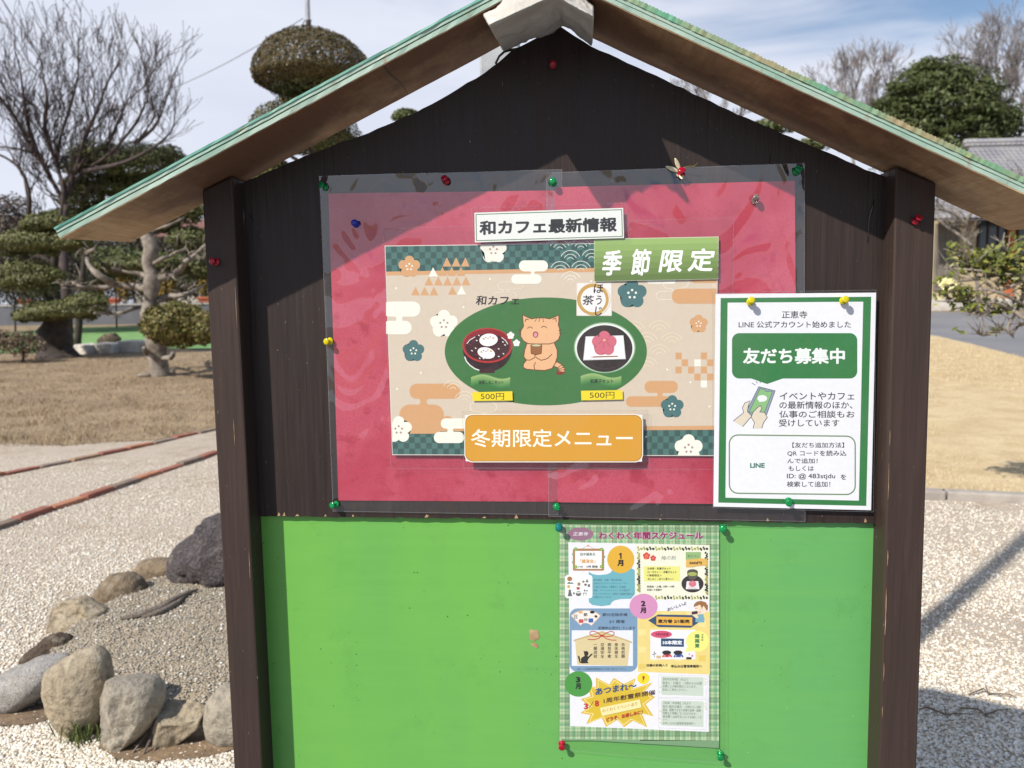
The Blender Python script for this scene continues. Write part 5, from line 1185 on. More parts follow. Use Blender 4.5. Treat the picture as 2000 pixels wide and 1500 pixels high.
# ------------------------------------------------------------------ trees and shrubs
def leaf_mat(name, tr=.25, rough=.5):
    t = Mt(name); c = t.attr('Col'); n = t.noise(1.7, 3); c = t.mix(t.rng(n, .35, .65, 0, .25), c, (.10, .085, .045)); t.col(c).rough(rough); t.b.inputs['Specular IOR Level'].default_value = .22
    return t.m
M_leaf = leaf_mat('foliage')
def bark(name, c1, c2, sc=9): return two_tone(name, srgb(*c1), srgb(*c2), sc, .9, .6, sc*5, .02)
M_bark_pale = bark('pale_grey_bark', (150, 140, 128), (106, 96, 86)); M_bark_dark = bark('dark_bark', (74, 64, 58), (52, 46, 42)); M_bark_plum = bark('plum_bark', (86, 72, 68), (62, 52, 52)); M_bark_far = bark('far_grey_bark', (146, 138, 134), (118, 110, 108), 2)
class Leaves:
    def __init__(s): s.V = []; s.F = []; s.C = []; s.n = 0
    def quads(s, P, N, size, cols, asp=.5, spread=.7):
        """one rhombic leaf at each point, turned roughly to N"""
        n = len(P); N = N+rng.normal(0, spread, (n, 3)); N /= np.linalg.norm(N, axis=1)[:, None]+1e-9
        T = np.cross(N, rng.normal(0, 1, (n, 3))); T /= np.linalg.norm(T, axis=1)[:, None]+1e-9; B = np.cross(N, T)
        sz = (size*rng.uniform(.6, 1.3, n))[:, None]; V = np.stack([P-T*sz, P-B*sz*asp+N*sz*.12, P+T*sz, P+B*sz*asp+N*sz*.12], 1)
        s.V.append(V.reshape(-1, 3)); s.F.append(np.arange(4*n).reshape(n, 4)+s.n); s.n += 4*n
        c = np.array([srgb(*q)[:3] for q in cols])[rng.integers(0, len(cols), n)]*rng.uniform(.75, 1.2, (n, 1)); s.C.append(np.concatenate([c, np.ones((n, 1))], 1))
    def pad(s, c, r, n, size, cols, bump=.12, bias=.25, fill=.30, spread=.45, under=None, asp=.5, freq=4.0):
        """a clipped cushion: leaves in a thick, uneven shell about an ellipsoid"""
        D = rng.normal(0, 1, (n, 3)); D[:, 2] += bias; D /= np.linalg.norm(D, axis=1)[:, None]
        k = np.array([noise.noise(Vector(d)*freq*.5+Vector(c)) for d in D])*bump*1.6+np.array([noise.noise(Vector(d)*freq*1.7+Vector(c)) for d in D])*bump
        rad = (1+k)*(1-fill*rng.uniform(0, 1, n)**2.0); P = np.array(c)+D*np.array(r)*rad[:, None]
        if under is not None: P[:, 2] = np.where(D[:, 2] < 0, c[2]+(P[:, 2]-c[2])*under, P[:, 2])
        N = D/np.array(r); N /= np.linalg.norm(N, axis=1)[:, None]; s.quads(P, N, size, cols, asp, spread)
    def build(s, name, m, parent): return link(name, np_mesh(name, np.concatenate(s.V), np.concatenate(s.F), np.concatenate(s.C)), m, parent)
def padpx(L, px_, py_, rx, ry, Y, n, size, cols, dep=None, **k):
    c = at(px_, py_, Y); s = Y/FPX; L.pad((c.x, c.y, c.z), (rx*s, (dep or rx*.8)*s, ry*s), n, size, cols, **k)
def cloud(L, x, y, rx, ry, Y, n, size, cols, **k):
    """a hand-clipped cushion: one broad pad with smaller tufts standing out of its top and rim"""
    padpx(L, x, y, rx*1.04, ry*1.18, Y, int(n*.8), size, cols, bump=.2, fill=.35, **k); q = 9
    for i in range(q):
        f = -1+2*(i+.5)/q; rr = random.uniform(.20, .34); e = math.sqrt(max(0.02, 1-f*f)); padpx(L, x+f*rx*1.0+random.uniform(-.1, .1)*rx, y-ry*e*random.uniform(.35, .85), rx*rr, ry*random.uniform(.34, .58), Y+random.uniform(-.6, .6)*rx*.6*Y/FPX, int(n*.055), size, cols, bump=.3, fill=.5, spread=.6)
        if i % 2: padpx(L, x+f*rx*.9, y+ry*random.uniform(.2, .75), rx*rr*.8, ry*.34, Y+random.uniform(-.6, .3)*rx*.6*Y/FPX, int(n*.03), size, cols, bump=.35, fill=.6, spread=.7)
def limb(m, pts, Y, w0, w1, n=8, wob=0.0, yoff=None):
    """limb through photo points at distance Y, widths in photo pixels"""
    P = []; s = Y/FPX
    for i, p in enumerate(pts): q = at(p[0], p[1], Y+(yoff[i] if yoff else 0)); P.append(q)
    Q = [P[0]]; W = []
    for i in range(len(P)-1):
        for k in range(1, 4):
            f = k/3; p0, p1, p2, p3 = P[max(i-1, 0)], P[i], P[i+1], P[min(i+2, len(P)-1)]
            Q.append(0.5*((2*p1)+(p2-p0)*f+(2*p0-5*p1+4*p2-p3)*f*f+(3*p1-p0-3*p2+p3)*f**3))
    for i in range(len(Q)): f = i/(len(Q)-1); W.append(max(.003, (w0*(1-f)+w1*f)*s/2*(1+wob*noise.noise(Q[i]*3.1))))
    m.tube(Q, W, n)
def tree(name, label, px_, Y, group=None, cat='tree'):
    p = at(px_, 600, Y); return empty(name, (p.x, Y, terr(p.x, Y)), label, cat, group)
GRN = [(106, 110, 66), (118, 120, 78), (94, 98, 58), (132, 130, 92)]; DGR = [(78, 88, 50), (92, 100, 60), (66, 78, 46), (106, 112, 72)]; OLV = [(112, 112, 58), (132, 128, 70), (92, 94, 50), (146, 130, 84), (108, 92, 58)]; TOP = [(88, 78, 46), (104, 88, 54), (66, 66, 38), (112, 94, 62)]

# mushroom-clipped topiary behind the left roof board
t = tree('topiary_tree', 'tall clipped topiary tree with a mushroom shaped dome above the left roof board', 605, 9.0); s9 = 9/FPX
m = MB(); limb(m, [(632, 800), (628, 640), (622, 480), (618, 330), (612, 210), (611, 140)], 9.0, 34, 20, 9, .3); limb(m, [(620, 350), (590, 320), (560, 300)], 9.0, 12, 6, 6); limb(m, [(620, 350), (650, 330), (670, 290)], 9.0, 12, 6, 6)
m.build('trunk', M_bark_dark, t, True)
L = Leaves(); c = at(612, 150, 9.0)
padpx(L, 611, 152, 114, 87, 9.0, 36000, .015, TOP, dep=112, bump=.03, bias=.1, fill=.2, spread=.5, under=.33, freq=6)
padpx(L, 611, 165, 80, 42, 9.0, 6000, .022, DGR, dep=80, bump=.1, bias=-.1, fill=.7)
padpx(L, 592, 268, 106, 74, 9.0, 15000, .017, DGR[:3]+TOP, dep=98, bump=.08, bias=.2, fill=.3, under=.4)
padpx(L, 660, 290, 42, 40, 9.0, 3500, .018, DGR, bump=.1, under=.2); padpx(L, 525, 345, 55, 32, 9.3, 4000, .024, OLV[:3]+GRN, bump=.1)
L.build('crown', M_leaf, t)
t = tree('topiary_tree', 'small round topiary top peeping over the gable left of the ridge', 795, 12.0)
L = Leaves(); padpx(L, 793, 228, 26, 14, 12.0, 1500, .03, DGR, bump=.1); padpx(L, 796, 262, 34, 26, 12.0, 1500, .03, DGR, bump=.1); L.build('crown', M_leaf, t)
m = MB(); limb(m, [(797, 640), (796, 420), (795, 262)], 12.0, 16, 10, 7); m.build('trunk', M_bark_dark, t, True)

# bare branching trees
def grow(m, p, d, L, r, lev, up, spread, rmin, taper=.72, kids=(2, 3), buds=None):
    n = 3 if lev > 0 else 2; pts = [p]; rad = [r]; q = p.copy(); dd = d.copy()
    for i in range(n):
        dd = (dd+Vector((random.gauss(0, .13), random.gauss(0, .13), random.gauss(0, .10)+up*.12))).normalized(); q = q+dd*(L/n); pts.append(q.copy()); rad.append(max(rmin, r*(1-(1-taper)*(i+1)/n)))
    m.tube(pts, rad, 6 if r > .03 else (4 if r > .012 else 3), cap=False)
    if lev <= 0:
        if buds is not None: buds.append(pts[-1])
        return
    for k in range(random.randint(*kids)):
        f = random.uniform(.35, 1.0) if k else 1.0; i = f*n; j = min(n-1, int(i)); b = pts[j].lerp(pts[j+1], i-j); a_ = random.uniform(0, 6.283); o_ = dd.orthogonal().normalized(); o_ = Matrix.Rotation(a_, 3, dd)@o_
        nd = (dd+o_*spread*random.uniform(.6, 1.2)+Vector((0, 0, up*.5))).normalized()
        grow(m, b, nd, L*random.uniform(.62, .86), max(rmin, rad[j+1]*random.uniform(.55, .75)), lev-1, up, spread, rmin, taper, kids, buds)
def bare_tree(name, label, base_px, Y, mains, lev, L0_, mat_, rmin, up=.5, spread=.55, w=(26, 9), sprout=3, seed=1, kids=(2, 3), budcol=None, group=None):
    random.seed(seed); t = tree(name, label, base_px[0], Y, group); m = MB(); s = Y/FPX; tw = MB(); buds = []
    b = at(base_px[0], base_px[1], Y); m.tube([Vector((b.x, b.y, terr(b.x, Y)-.2)), b.lerp(Vector((b.x, b.y, terr(b.x, Y))), .5)+Vector((.05, 0, 0)), b], [w[0]*s*.62, w[0]*s*.55, w[0]*s*.5], 9)
    for k, mp_ in enumerate(mains):
        yo = [random.uniform(-.9, .9)*i/len(mp_) for i in range(len(mp_))]; limb(m, mp_, Y, w[0]*.55, w[1], 7, .25, yo)
        for i in range(1, len(mp_)):
            for q in range(sprout):
                f = random.random(); a_, b_ = at(*mp_[i-1], Y+yo[i-1]), at(*mp_[i], Y+yo[i]); p = a_.lerp(b_, f); d = (b_-a_).normalized(); r = (w[0]*.5*(1-i/len(mp_))+w[1]*i/len(mp_))*s*.28
                o_ = Vector((random.gauss(0, 1), random.gauss(0, .9), random.gauss(.2, .6))).normalized(); grow(tw, p, (d*.5+o_*.7+Vector((0, 0, up))).normalized(), L0_*random.uniform(.6, 1.1), max(rmin*1.3, r*.7), lev, up, spread, rmin, .7, kids, buds)
        e = at(*mp_[-1], Y+yo[-1]); d = (e-at(*mp_[-2], Y+yo[-2])).normalized(); grow(tw, e, d, L0_, w[1]*s*.45, lev, up, spread, rmin, .7, kids, buds)
    m.build('trunk', mat_, t, True); me = bpy.data.meshes.new('branches'); me.from_pydata([tuple(v) for v in tw.v], [], tw.f); me.update(); link('branches', me, mat_, t, True)
    if budcol and buds:
        LL = Leaves(); P = np.array([tuple(q) for q in buds]); LL.quads(P, rng.normal(0, 1, P.shape), .018, budcol, .7, 1); LL.build('flower_buds', M_leaf, t)
    random.seed(99+seed); return t
bare_tree('plum_tree', 'bare many-stemmed plum tree with reddish buds against the sky at the left', (118, 450), 17.0,
    [[(112, 450), (122, 395), (98, 345), (70, 305), (30, 290), (-30, 285)], [(118, 440), (124, 372), (112, 320), (118, 270), (140, 200), (152, 150)], [(124, 380), (150, 325), (165, 270), (190, 215), (208, 165)],
     [(128, 385), (165, 335), (215, 300), (262, 245), (285, 200)], [(165, 335), (240, 318), (300, 288), (330, 262)], [(98, 345), (62, 270), (48, 200), (40, 140)], [(112, 325), (88, 250), (92, 190), (82, 140)], [(55, 430), (56, 370), (30, 320), (-30, 290)], [(70, 305), (30, 230), (-10, 180)], [(150, 325), (205, 290), (230, 240), (245, 205)], [(262, 280), (300, 250), (318, 215)]],
    3, .78, M_bark_plum, .0052, .48, .46, (17, 3.2), 4, 5, (2, 3), [(150, 96, 92), (120, 76, 74), (96, 72, 66)])

# gnarled pale tree, clipped into layers
t = tree('gnarled_pine', 'gnarled pale grey garden tree with twisting limbs and a round bush at its foot', 312, 12.2); Yg = 12.2
m = MB(); limb(m, [(314, 742), (309, 700), (305, 650), (292, 610), (295, 575), (297, 540), (290, 515), (296, 485), (284, 462), (276, 440)], Yg, 46, 17, 11, .5)
for pts, w0, w1 in (([(290, 564), (262, 560), (230, 556), (205, 545), (184, 530), (172, 515), (170, 495), (182, 488)], 17, 6), ([(235, 558), (190, 562), (160, 560), (140, 552), (118, 553)], 9, 4), ([(297, 545), (275, 535), (250, 532), (218, 524)], 12, 5), ([(302, 545), (330, 540), (352, 527), (362, 512), (376, 502), (402, 478)], 15, 7),
                    ([(298, 516), (318, 505), (332, 500), (345, 492), (362, 488)], 9, 4), ([(305, 590), (330, 578), (350, 578), (375, 570), (398, 556)], 15, 5), ([(300, 600), (270, 600), (240, 610), (215, 612), (185, 612)], 10, 5), ([(284, 470), (300, 450), (330, 440), (360, 425)], 9, 4), ([(306, 712), (285, 690), (282, 680)], 12, 9), ([(313, 700), (334, 698), (338, 690)], 11, 8), ([(310, 735), (280, 732), (255, 738)], 10, 3)):
    limb(m, pts, Yg, w0, w1, 7, .35, [random.uniform(-.25, .25)*i for i in range(len(pts))])
for k in range(90):
    x, y = random.choice([(170, 500), (140, 552), (220, 526), (376, 502), (350, 490), (370, 570), (200, 612), (395, 480), (345, 420), (160, 560), (330, 540)]); p = at(x+random.uniform(-25, 25), y+random.uniform(-8, 8), Yg+random.uniform(-.4, .4)); d = Vector((random.gauss(0, 1), random.gauss(0, 1), random.gauss(.5, .6))).normalized()*random.uniform(.08, .3)
    m.tube([p, p+d*.5+Vector((random.uniform(-.04, .04), 0, random.uniform(-.03, .03))), p+d], [.012, .009, .005], 4)
m.build('trunk', M_bark_pale, t, True)
L = Leaves(); padpx(L, 345, 634, 68, 44, 11.6, 12000, .028, OLV, dep=56, bump=.09, fill=.4, spread=.8); padpx(L, 398, 640, 34, 34, 11.5, 2600, .034, OLV, bump=.1, fill=.4)
for x, y, rx, ry in ((318, 520, 60, 15), (372, 470, 40, 24), (232, 520, 46, 16), (395, 520, 30, 22), (300, 440, 46, 14), (350, 415, 50, 18)): cloud(L, x, y, rx, ry, 12.9, 4600, .026, GRN+DGR[:2])
L.build('crown', M_leaf, t)
# cloud-pruned trees
t = tree('cloud_pruned_tree', 'cloud pruned garden tree on a short thick dark trunk standing at the left', 110, 15.6); Yc = 15.6
m = MB(); limb(m, [(112, 712), (108, 680), (106, 650), (112, 625), (112, 600)], Yc, 76, 34, 11, .5); limb(m, [(140, 706), (128, 680), (125, 650)], Yc, 40, 16, 8, .5); limb(m, [(85, 700), (88, 668), (98, 640)], Yc, 30, 16, 8, .4)
limb(m, [(112, 610), (95, 580), (70, 550), (60, 530)], Yc, 20, 8, 7, .3); limb(m, [(112, 610), (105, 560), (108, 500), (125, 450), (130, 400)], Yc+.6, 22, 10, 8, .3); limb(m, [(106, 520), (70, 490), (50, 470)], Yc+.6, 12, 5, 6, .3)
m.build('trunk', M_bark_dark, t, True); L = Leaves()
for x, y, rx, ry in ((130, 608, 75, 20), (70, 618, 40, 14), (170, 590, 36, 16), (58, 545, 64, 30), (60, 478, 70, 24), (90, 440, 44, 20), (135, 475, 40, 22)): cloud(L, x, y, rx, ry, Yc-.4, 8500, .028, GRN, under=.6)
L.build('crown', M_leaf, t)
t = tree('cloud_pruned_tree', 'taller cloud pruned tree whose broad top pad rises behind the left eave', 215, 18.0); Yd = 18.0
m = MB(); limb(m, [(150, 690), (160, 560), (172, 470), (205, 420), (225, 370), (240, 325)], Yd, 18, 9, 8, .5); limb(m, [(195, 440), (165, 410), (150, 388)], Yd, 12, 6, 6); limb(m, [(222, 380), (260, 370), (290, 352)], Yd, 10, 5, 6); limb(m, [(180, 470), (140, 450), (110, 440)], Yd, 10, 5, 6)
m.build('trunk', M_bark_dark, t, True); L = Leaves()
for x, y, rx, ry, n in ((248, 328, 114, 40, 20000), (225, 368, 46, 20, 4200), (160, 392, 44, 32, 5200), (290, 370, 60, 30, 5000), (145, 360, 26, 14, 1800), (200, 430, 50, 22, 4200), (130, 430, 44, 20, 3600)): cloud(L, x, y, rx, ry, Yd, n, .030, GRN+DGR, under=.55)
L.build('crown', M_leaf, t)
# darker planting behind
def shrub(name, label, pads, Y, cols, size, cat='shrub', group=None, nmul=1.0, stem=None, mt=None):
    t = tree(name, label, pads[0][0], Y, group, cat); L = Leaves()
    for x, y, rx, ry, n in pads: padpx(L, x, y, rx, ry, Y, int(n*nmul), size, cols, bump=.22, fill=.6, spread=1.0)
    L.build('foliage', mt or M_leaf, t)
    for x, y, rx, ry, n in pads[:3]:
        c = at(x, y, Y); m = MB(); m.tube([(c.x, Y, terr(c.x, Y)-.1), (c.x+.05, Y, (c.z+terr(c.x, Y))/2), tuple(c)], [.03, .025, .012], 6); m.build('stem', M_bark_dark, t)
    return t
shrub('bare_thicket', 'dark purplish brown leafless thicket behind the cloud pruned tree', [(20, 510, 120, 90, 12000), (-80, 480, 90, 120, 7000), (110, 550, 90, 60, 6000), (20, 425, 56, 44, 2600), (60, 470, 80, 50, 5000)], 24, [(84, 74, 70), (104, 90, 82), (66, 58, 58), (116, 100, 88)], .05)
shrub('dark_shrubbery', 'shadowy mass of dark shrubs behind the garden trees and the low wall', [(60, 560, 120, 44, 5200), (180, 500, 100, 50, 5200), (260, 555, 120, 44, 5200), (380, 560, 110, 40, 4600), (500, 540, 110, 60, 3600), (120, 470, 70, 40, 2600), (290, 490, 60, 30, 2400), (400, 505, 70, 32, 2600)], 33, [(62, 62, 50), (78, 74, 60), (52, 50, 44), (92, 84, 66)], .075, 'shrub')
shrub('clipped_hedge', 'dark green clipped hedge behind the gnarled tree above the low wall', [(320, 520, 130, 24, 6000), (220, 510, 90, 26, 4000), (470, 515, 120, 30, 3000), (160, 530, 60, 26, 2600)], 27, DGR+GRN[:1], .07, 'hedge')
for x, y, rx, ry, lb in ((242, 556, 17, 32, 'golden yellow shrub left of the gnarled trunk behind the wall'), (328, 566, 18, 28, 'golden yellow shrub right of the gnarled trunk behind the wall'), (190, 562, 14, 28, 'small golden shrub farthest left behind the wall'), (398, 540, 14, 46, 'golden leaved shrub beside the left post')):
    shrub('golden_shrub', lb, [(x, y, rx, ry, 1500)], 30.8, [(140, 114, 50), (118, 96, 44), (156, 130, 66)], .05, 'shrub', 'golden shrubs behind the low wall')
shrub('lichen_rock_bush', 'low brown twiggy bush by the cloud pruned trunk', [(40, 672, 46, 24, 1800), (-20, 668, 50, 26, 1500)], 14.5, [(112, 96, 80), (134, 116, 94), (88, 74, 64)], .03)

# low grey wall with planters, pale slabs
Yw = 30.0; wl_, wr_ = at(-260, 600, Yw), at(700, 600, Yw); wt_ = empty('garden_wall', (wl_.x, Yw, terr(0, Yw)), 'low grey garden wall with a pale coping beyond the green turf', 'wall')
zt = at(200, 593, Yw).z
m = MB(); m.box(wl_.x, wr_.x, Yw, Yw+.18, terr(0, Yw)-.4, zt-.08); m.build('wall_body', two_tone('grey_render', srgb(104, 106, 112), srgb(90, 92, 98), 1.2, .9), wt_)
m = MB(); m.box(wl_.x-.02, wr_.x, Yw-.03, Yw+.21, zt-.08, zt); m.build('coping', two_tone('pale_coping', srgb(168, 166, 162), srgb(150, 148, 146), 2, .9), wt_)
M_terra = two_tone('terracotta', srgb(190, 106, 80), srgb(164, 88, 66), 6, .85)
for x0, x1, lb in ((36, 62, 'terracotta trough planter on the low wall farthest left'), (204, 232, 'terracotta trough planter on the low wall between the two garden trees'), (387, 412, 'terracotta trough planter on the low wall beside the left post')):
    a_, b_ = at(x0, 590, Yw), at(x1, 590, Yw); r = empty('trough_planter', (a_.x, Yw, zt), lb, 'planter', 'terracotta planters on the low wall'); m = MB()
    m.hexa([(a_.x+.04, Yw-.01, zt), (b_.x-.04, Yw-.01, zt), (b_.x-.04, Yw+.17, zt), (a_.x+.04, Yw+.17, zt), (a_.x, Yw-.05, zt+.2), (b_.x, Yw-.05, zt+.2), (b_.x, Yw+.2, zt+.2), (a_.x, Yw+.2, zt+.2)]); m.build('trough', M_terra, r, bevel=.01)
    m = MB(); m.box(a_.x-.02, b_.x+.02, Yw-.07, Yw-.03, zt+.14, zt+.22); m.build('rim', M_terra, r)
M_slab = two_tone('white_stone_slab', srgb(206, 200, 190), srgb(172, 166, 158), 4, .9, .3, 40, .01)
for x0, x1, y0, y1, lb in ((142, 174, 664, 692, 'short weathered white stone block by the thick trunk'), (173, 224, 662, 690, 'long pale stone slab, middle of the three on the turf edge'), (226, 290, 656, 688, 'white trough shaped stone slab nearest the gnarled trunk')):
    g = gnd((x0+x1)/2, y1); a_, b_ = at(x0, y1, g.y), at(x1, y1, g.y); h = (y1-y0)*g.y/FPX; m = MB(); m.hexa([(a_.x, g.y, g.z-.1), (b_.x, g.y-.1, g.z-.1), (b_.x+.05, g.y+.55, g.z-.1), (a_.x+.05, g.y+.6, g.z-.1), (a_.x+.02, g.y, g.z+h*.72), (b_.x-.01, g.y-.1, g.z+h*.66), (b_.x+.04, g.y+.5, g.z+h*.7), (a_.x+.06, g.y+.58, g.z+h*.75)])
    tag(m.build('stone_slab', M_slab, bevel=.03), lb, 'stone slab', 'pale stone slabs along the turf')
rock([(190, 664), (206, 652), (225, 650), (236, 662), (230, 672), (195, 674)], RM['dark'], 'dark pointed rock lying behind the white slabs', .8, .1, seed=22, name='garden_rock')['group'] = 'dark garden rocks by the slabs'
# house roof far behind the garden
hx0, hx1 = at(255, 470, 48), at(900, 470, 48); hz = at(350, 462, 48).z; ht = empty('house', (hx0.x, 48, terr(0, 48)), 'far house with a red brown roof showing between the left eave and post', 'house')
m = MB(); m.box(hx0.x, hx1.x, 48, 56, terr(0, 48)-.5, hz); m.build('wall', two_tone('cream_wall', srgb(196, 190, 178), srgb(180, 174, 164), 1, .9), ht)
m = MB(); q = .7; rz = at(350, 442, 48).z; m.prism([(hx0.x-.4, 47.4, hz-.05), (hx0.x-.4, 52, rz+.9), (hx0.x-.4, 56.6, hz-.05)], (hx1.x-hx0.x+.8, 0, 0)); m.build('roof', two_tone('red_brown_roof', srgb(122, 84, 74), srgb(104, 72, 66), 3, .9), ht)

# utility pole and its guy wire
pp = at(602, 60, 20); r = empty('utility_pole', (pp.x, 20, terr(pp.x, 20)), 'thin grey utility pole rising behind the mushroom topiary', 'pole')
m = MB(); m.tube([(pp.x, 20, 0), (pp.x, 20, pp.z+3.2)], [.075, .058], 12); m.build('shaft', two_tone('pole_steel', srgb(150, 152, 158), srgb(132, 134, 140), 8, .5), r, True)
m = MB()
b = at(602, 40, 20); m.tube([b, b-Vector((0, 0, .36))], [.068, .07], 10)
for dz in (.0, -.34): b = at(602, 40, 20)+Vector((0, 0, dz)); m.tube([b-Vector((.085, 0, 0)), b+Vector((.085, 0, 0))], [.02, .02], 6); m.tube([b+Vector((-.09, 0, 0)), b+Vector((-.14, 0, -.08)), b+Vector((-.12, 0, -.16)), b+Vector((-.03, 0, -.1))], .012, 5)
m.build('clamp', M_bark_dark, r)
w0, w1 = at(592, 36, 20), at(330, 176, 26); m = MB(); P_ = [w0.lerp(w1, k/12)-Vector((0, 0, .10*math.sin(math.pi*k/12))) for k in range(13)]; far_ = w1+(w1-w0)*1.4; P_.append(far_); m.tube(P_, .011, 5)
tag(m.build('wire', two_tone('grey_wire', srgb(128, 130, 138), srgb(110, 112, 120))), 'thin wire running down leftwards from the utility pole', 'wire')

# ------------------------------------------------------------------ right hand side
t = tree('evergreen_tree', 'large dense dark evergreen tree with a domed crown above the right roof board', 1850, 50.0); Ye = 50.0; s = Ye/FPX
m = MB(); limb(m, [(1850, 560), (1848, 450), (1852, 330), (1855, 240)], Ye, 30, 12, 9, .2); m.build('trunk', M_bark_dark, t, True); L = Leaves(); random.seed(4)
core = [(1830, 160, 62, 40), (1800, 180, 60, 50), (1880, 190, 66, 50), (1850, 225, 105, 55), (1925, 235, 55, 42), (1770, 225, 50, 40), (1780, 265, 70, 36), (1880, 270, 85, 36), (1950, 250, 40, 34), (1740, 215, 26, 22), (1850, 320, 120, 40)]
for x, y, rx, ry in core: padpx(L, x, y, rx, ry, Ye, 2200, .13, DGR[:3], dep=rx, bump=.2, fill=.5)
for x, y, rx, ry in core:
    for k in range(13):
        a_ = random.uniform(0, 6.283); f = random.uniform(.35, 1.02); cx, cy = x+math.cos(a_)*rx*f, y-abs(math.sin(a_))*ry*f if random.random() < .75 else y+math.sin(a_)*ry*f*.8; q = random.uniform(9, 18); c = at(cx, cy, Ye-rx*s*math.sqrt(max(0, 1-f*f*.9))*random.uniform(.75, 1.05))
        L.pad(tuple(c), (q*s, q*s, q*s*.55), 330, .095, DGR[:3]+[(70, 82, 42), (84, 94, 52)], bump=.3, bias=.6, fill=.6, spread=.6)
L.build('crown', M_leaf, t)
FARG = 'bare winter trees behind the temple'
bare_tree('bare_tree', 'pale bare winter tree with a fine crown just left of the evergreen', (1668, 330), 58.0, [[(1668, 330), (1662, 270), (1650, 220), (1645, 185)], [(1666, 300), (1690, 240), (1700, 195), (1705, 165)], [(1664, 290), (1630, 235), (1615, 200)], [(1668, 310), (1715, 250), (1730, 215)], [(1660, 260), (1668, 200), (1672, 170)]], 4, 1.2, M_bark_far, .012, .5, .6, (10, 3), 4, 21, (2, 4), None, FARG)
bare_tree('bare_tree', 'tall bare winter tree rising right behind the evergreen', (1945, 330), 56.0, [[(1945, 330), (1935, 240), (1905, 180), (1885, 150)], [(1942, 280), (1955, 210), (1950, 150), (1945, 120)], [(1945, 290), (1990, 220), (2010, 160), (2020, 130)], [(1938, 240), (1920, 170), (1915, 130)], [(1952, 230), (1985, 170), (1985, 130)], [(1955, 300), (2030, 240), (2060, 180)]], 4, 1.45, M_bark_far, .011, .5, .6, (10, 3), 4, 33, (2, 4), None, FARG)
bare_tree('bare_tree', 'faint bare tree showing in the gap under the right roof board', (1420, 330), 58.0, [[(1420, 330), (1405, 250), (1390, 215), (1378, 195)], [(1415, 280), (1440, 235), (1450, 205)], [(1418, 310), (1375, 250), (1352, 210)]], 4, 1.1, M_bark_far, .012, .5, .6, (9, 3), 3, 45, (2, 4), None, FARG)
for x, y, rx, ry, lb in ((1500, 268, 62, 42, 'dark conifer in the gap beside the faint bare tree'), (1600, 310, 70, 44, 'dark conifer low in the gap near the right post'), (1450, 300, 60, 40, 'dark conifer just above the gable edge below the bare tree')):
    t = tree('conifer', lb, x, 38.0, 'conifers behind the right of the board'); L = Leaves()
    for k in range(9): padpx(L, x+random.uniform(-1, 1)*rx*.8, y+random.uniform(-.7, 1)*ry, rx*.42, ry*.30, 38.0, 420, .14, DGR+GRN[:1], bump=.25, fill=.5)
    L.build('crown', M_leaf, t); m = MB(); limb(m, [(x, 560), (x+4, 420), (x, y)], 38.0, 13, 7, 7); m.build('trunk', M_bark_pale, t, True)

# temple hall
Yt = 36.0; tt = empty('temple_hall', (at(1780, 600, Yt).x, Yt, terr(12, Yt)), 'temple hall with a grey tiled roof and cream walls behind the right post', 'building')
X = lambda px_, Y=Yt: at(px_, 450, Y).x
Z = lambda py_, px_=1900, Y=Yt: at(px_, py_, Y).z
zb = terr(12, Yt)
m = MB(); m.box(X(1770), X(2500), Yt, Yt+9, zb-.4, Z(402)); m.build('wall', two_tone('cream_plaster', srgb(188, 170, 136), srgb(172, 156, 126), .8, .9), tt)
tm = Mt('roof_tiles'); w = tm.n.new('ShaderNodeTexWave'); w.bands_direction = 'X'; w.inputs['Scale'].default_value = 1.3; w.inputs['Distortion'].default_value = .2; tm.l.new(tm.tc.outputs['Object'], w.inputs[0]); w2 = tm.n.new('ShaderNodeTexWave'); w2.bands_direction = 'Z'; w2.inputs['Scale'].default_value = 1.6; tm.l.new(tm.tc.outputs['Object'], w2.inputs[0])
c = tm.mix(tm.rng(tm.noise(1.3, 4), .3, .7), srgb(132, 132, 138), srgb(154, 152, 154)); tm.col(c).rough(.55); mm_ = tm.n.new('ShaderNodeMath'); mm_.operation = 'ADD'; tm.l.new(w.outputs[1], mm_.inputs[0]); tm.l.new(w2.outputs[1], mm_.inputs[1]); tm.bump(mm_.outputs[0], .8, .06)
ez, rz = Z(420, 1900, Yt-1.5), Z(284, 1900, Yt+4.5); e0, e1 = X(1808, Yt-1.5), X(2520, Yt-1.5); r0, r1 = X(1888, Yt+4.5), X(2500, Yt+4.5)
m = MB(); rows = 14; pts = []
for k in range(rows+1):
    f = k/rows; sag = -.35*math.sin(math.pi*f)
    pts += [(e0+(r0-e0)*f, Yt-1.5+6*f, ez+(rz-ez)*f+sag), (e1+(r1-e1)*f, Yt-1.5+6*f, ez+(rz-ez)*f+sag)]
m.add(pts+[(x, y, z-.22) for x, y, z in pts], [(2*k, 2*k+1, 2*k+3, 2*k+2) for k in range(rows)]+[(2*rows+2+2*k+1, 2*rows+2+2*k, 2*rows+2+2*k+2, 2*rows+2+2*k+3) for k in range(rows)]+[(0, 1, 2*rows+3, 2*rows+2)]+[(2*k, 2*k+2, 2*rows+4+2*k, 2*rows+2+2*k) for k in range(rows)])
m.prism([(r0, Yt+4.5, rz), (r0, Yt+11, ez), (r0, Yt+4.5, ez)], (r1-r0, 0, 0)); m.tube([(r0-.3, Yt+4.5, rz+.1), (r1, Yt+4.5, rz+.1)], .22, 8)
m.build('roof', tm.m, tt, True)
M_dark = two_tone('dark_timber', srgb(58, 46, 40), srgb(44, 36, 32), 5, .7); M_glass = Mt('window_glass').col(srgb(70, 78, 88)).rough(.08).m
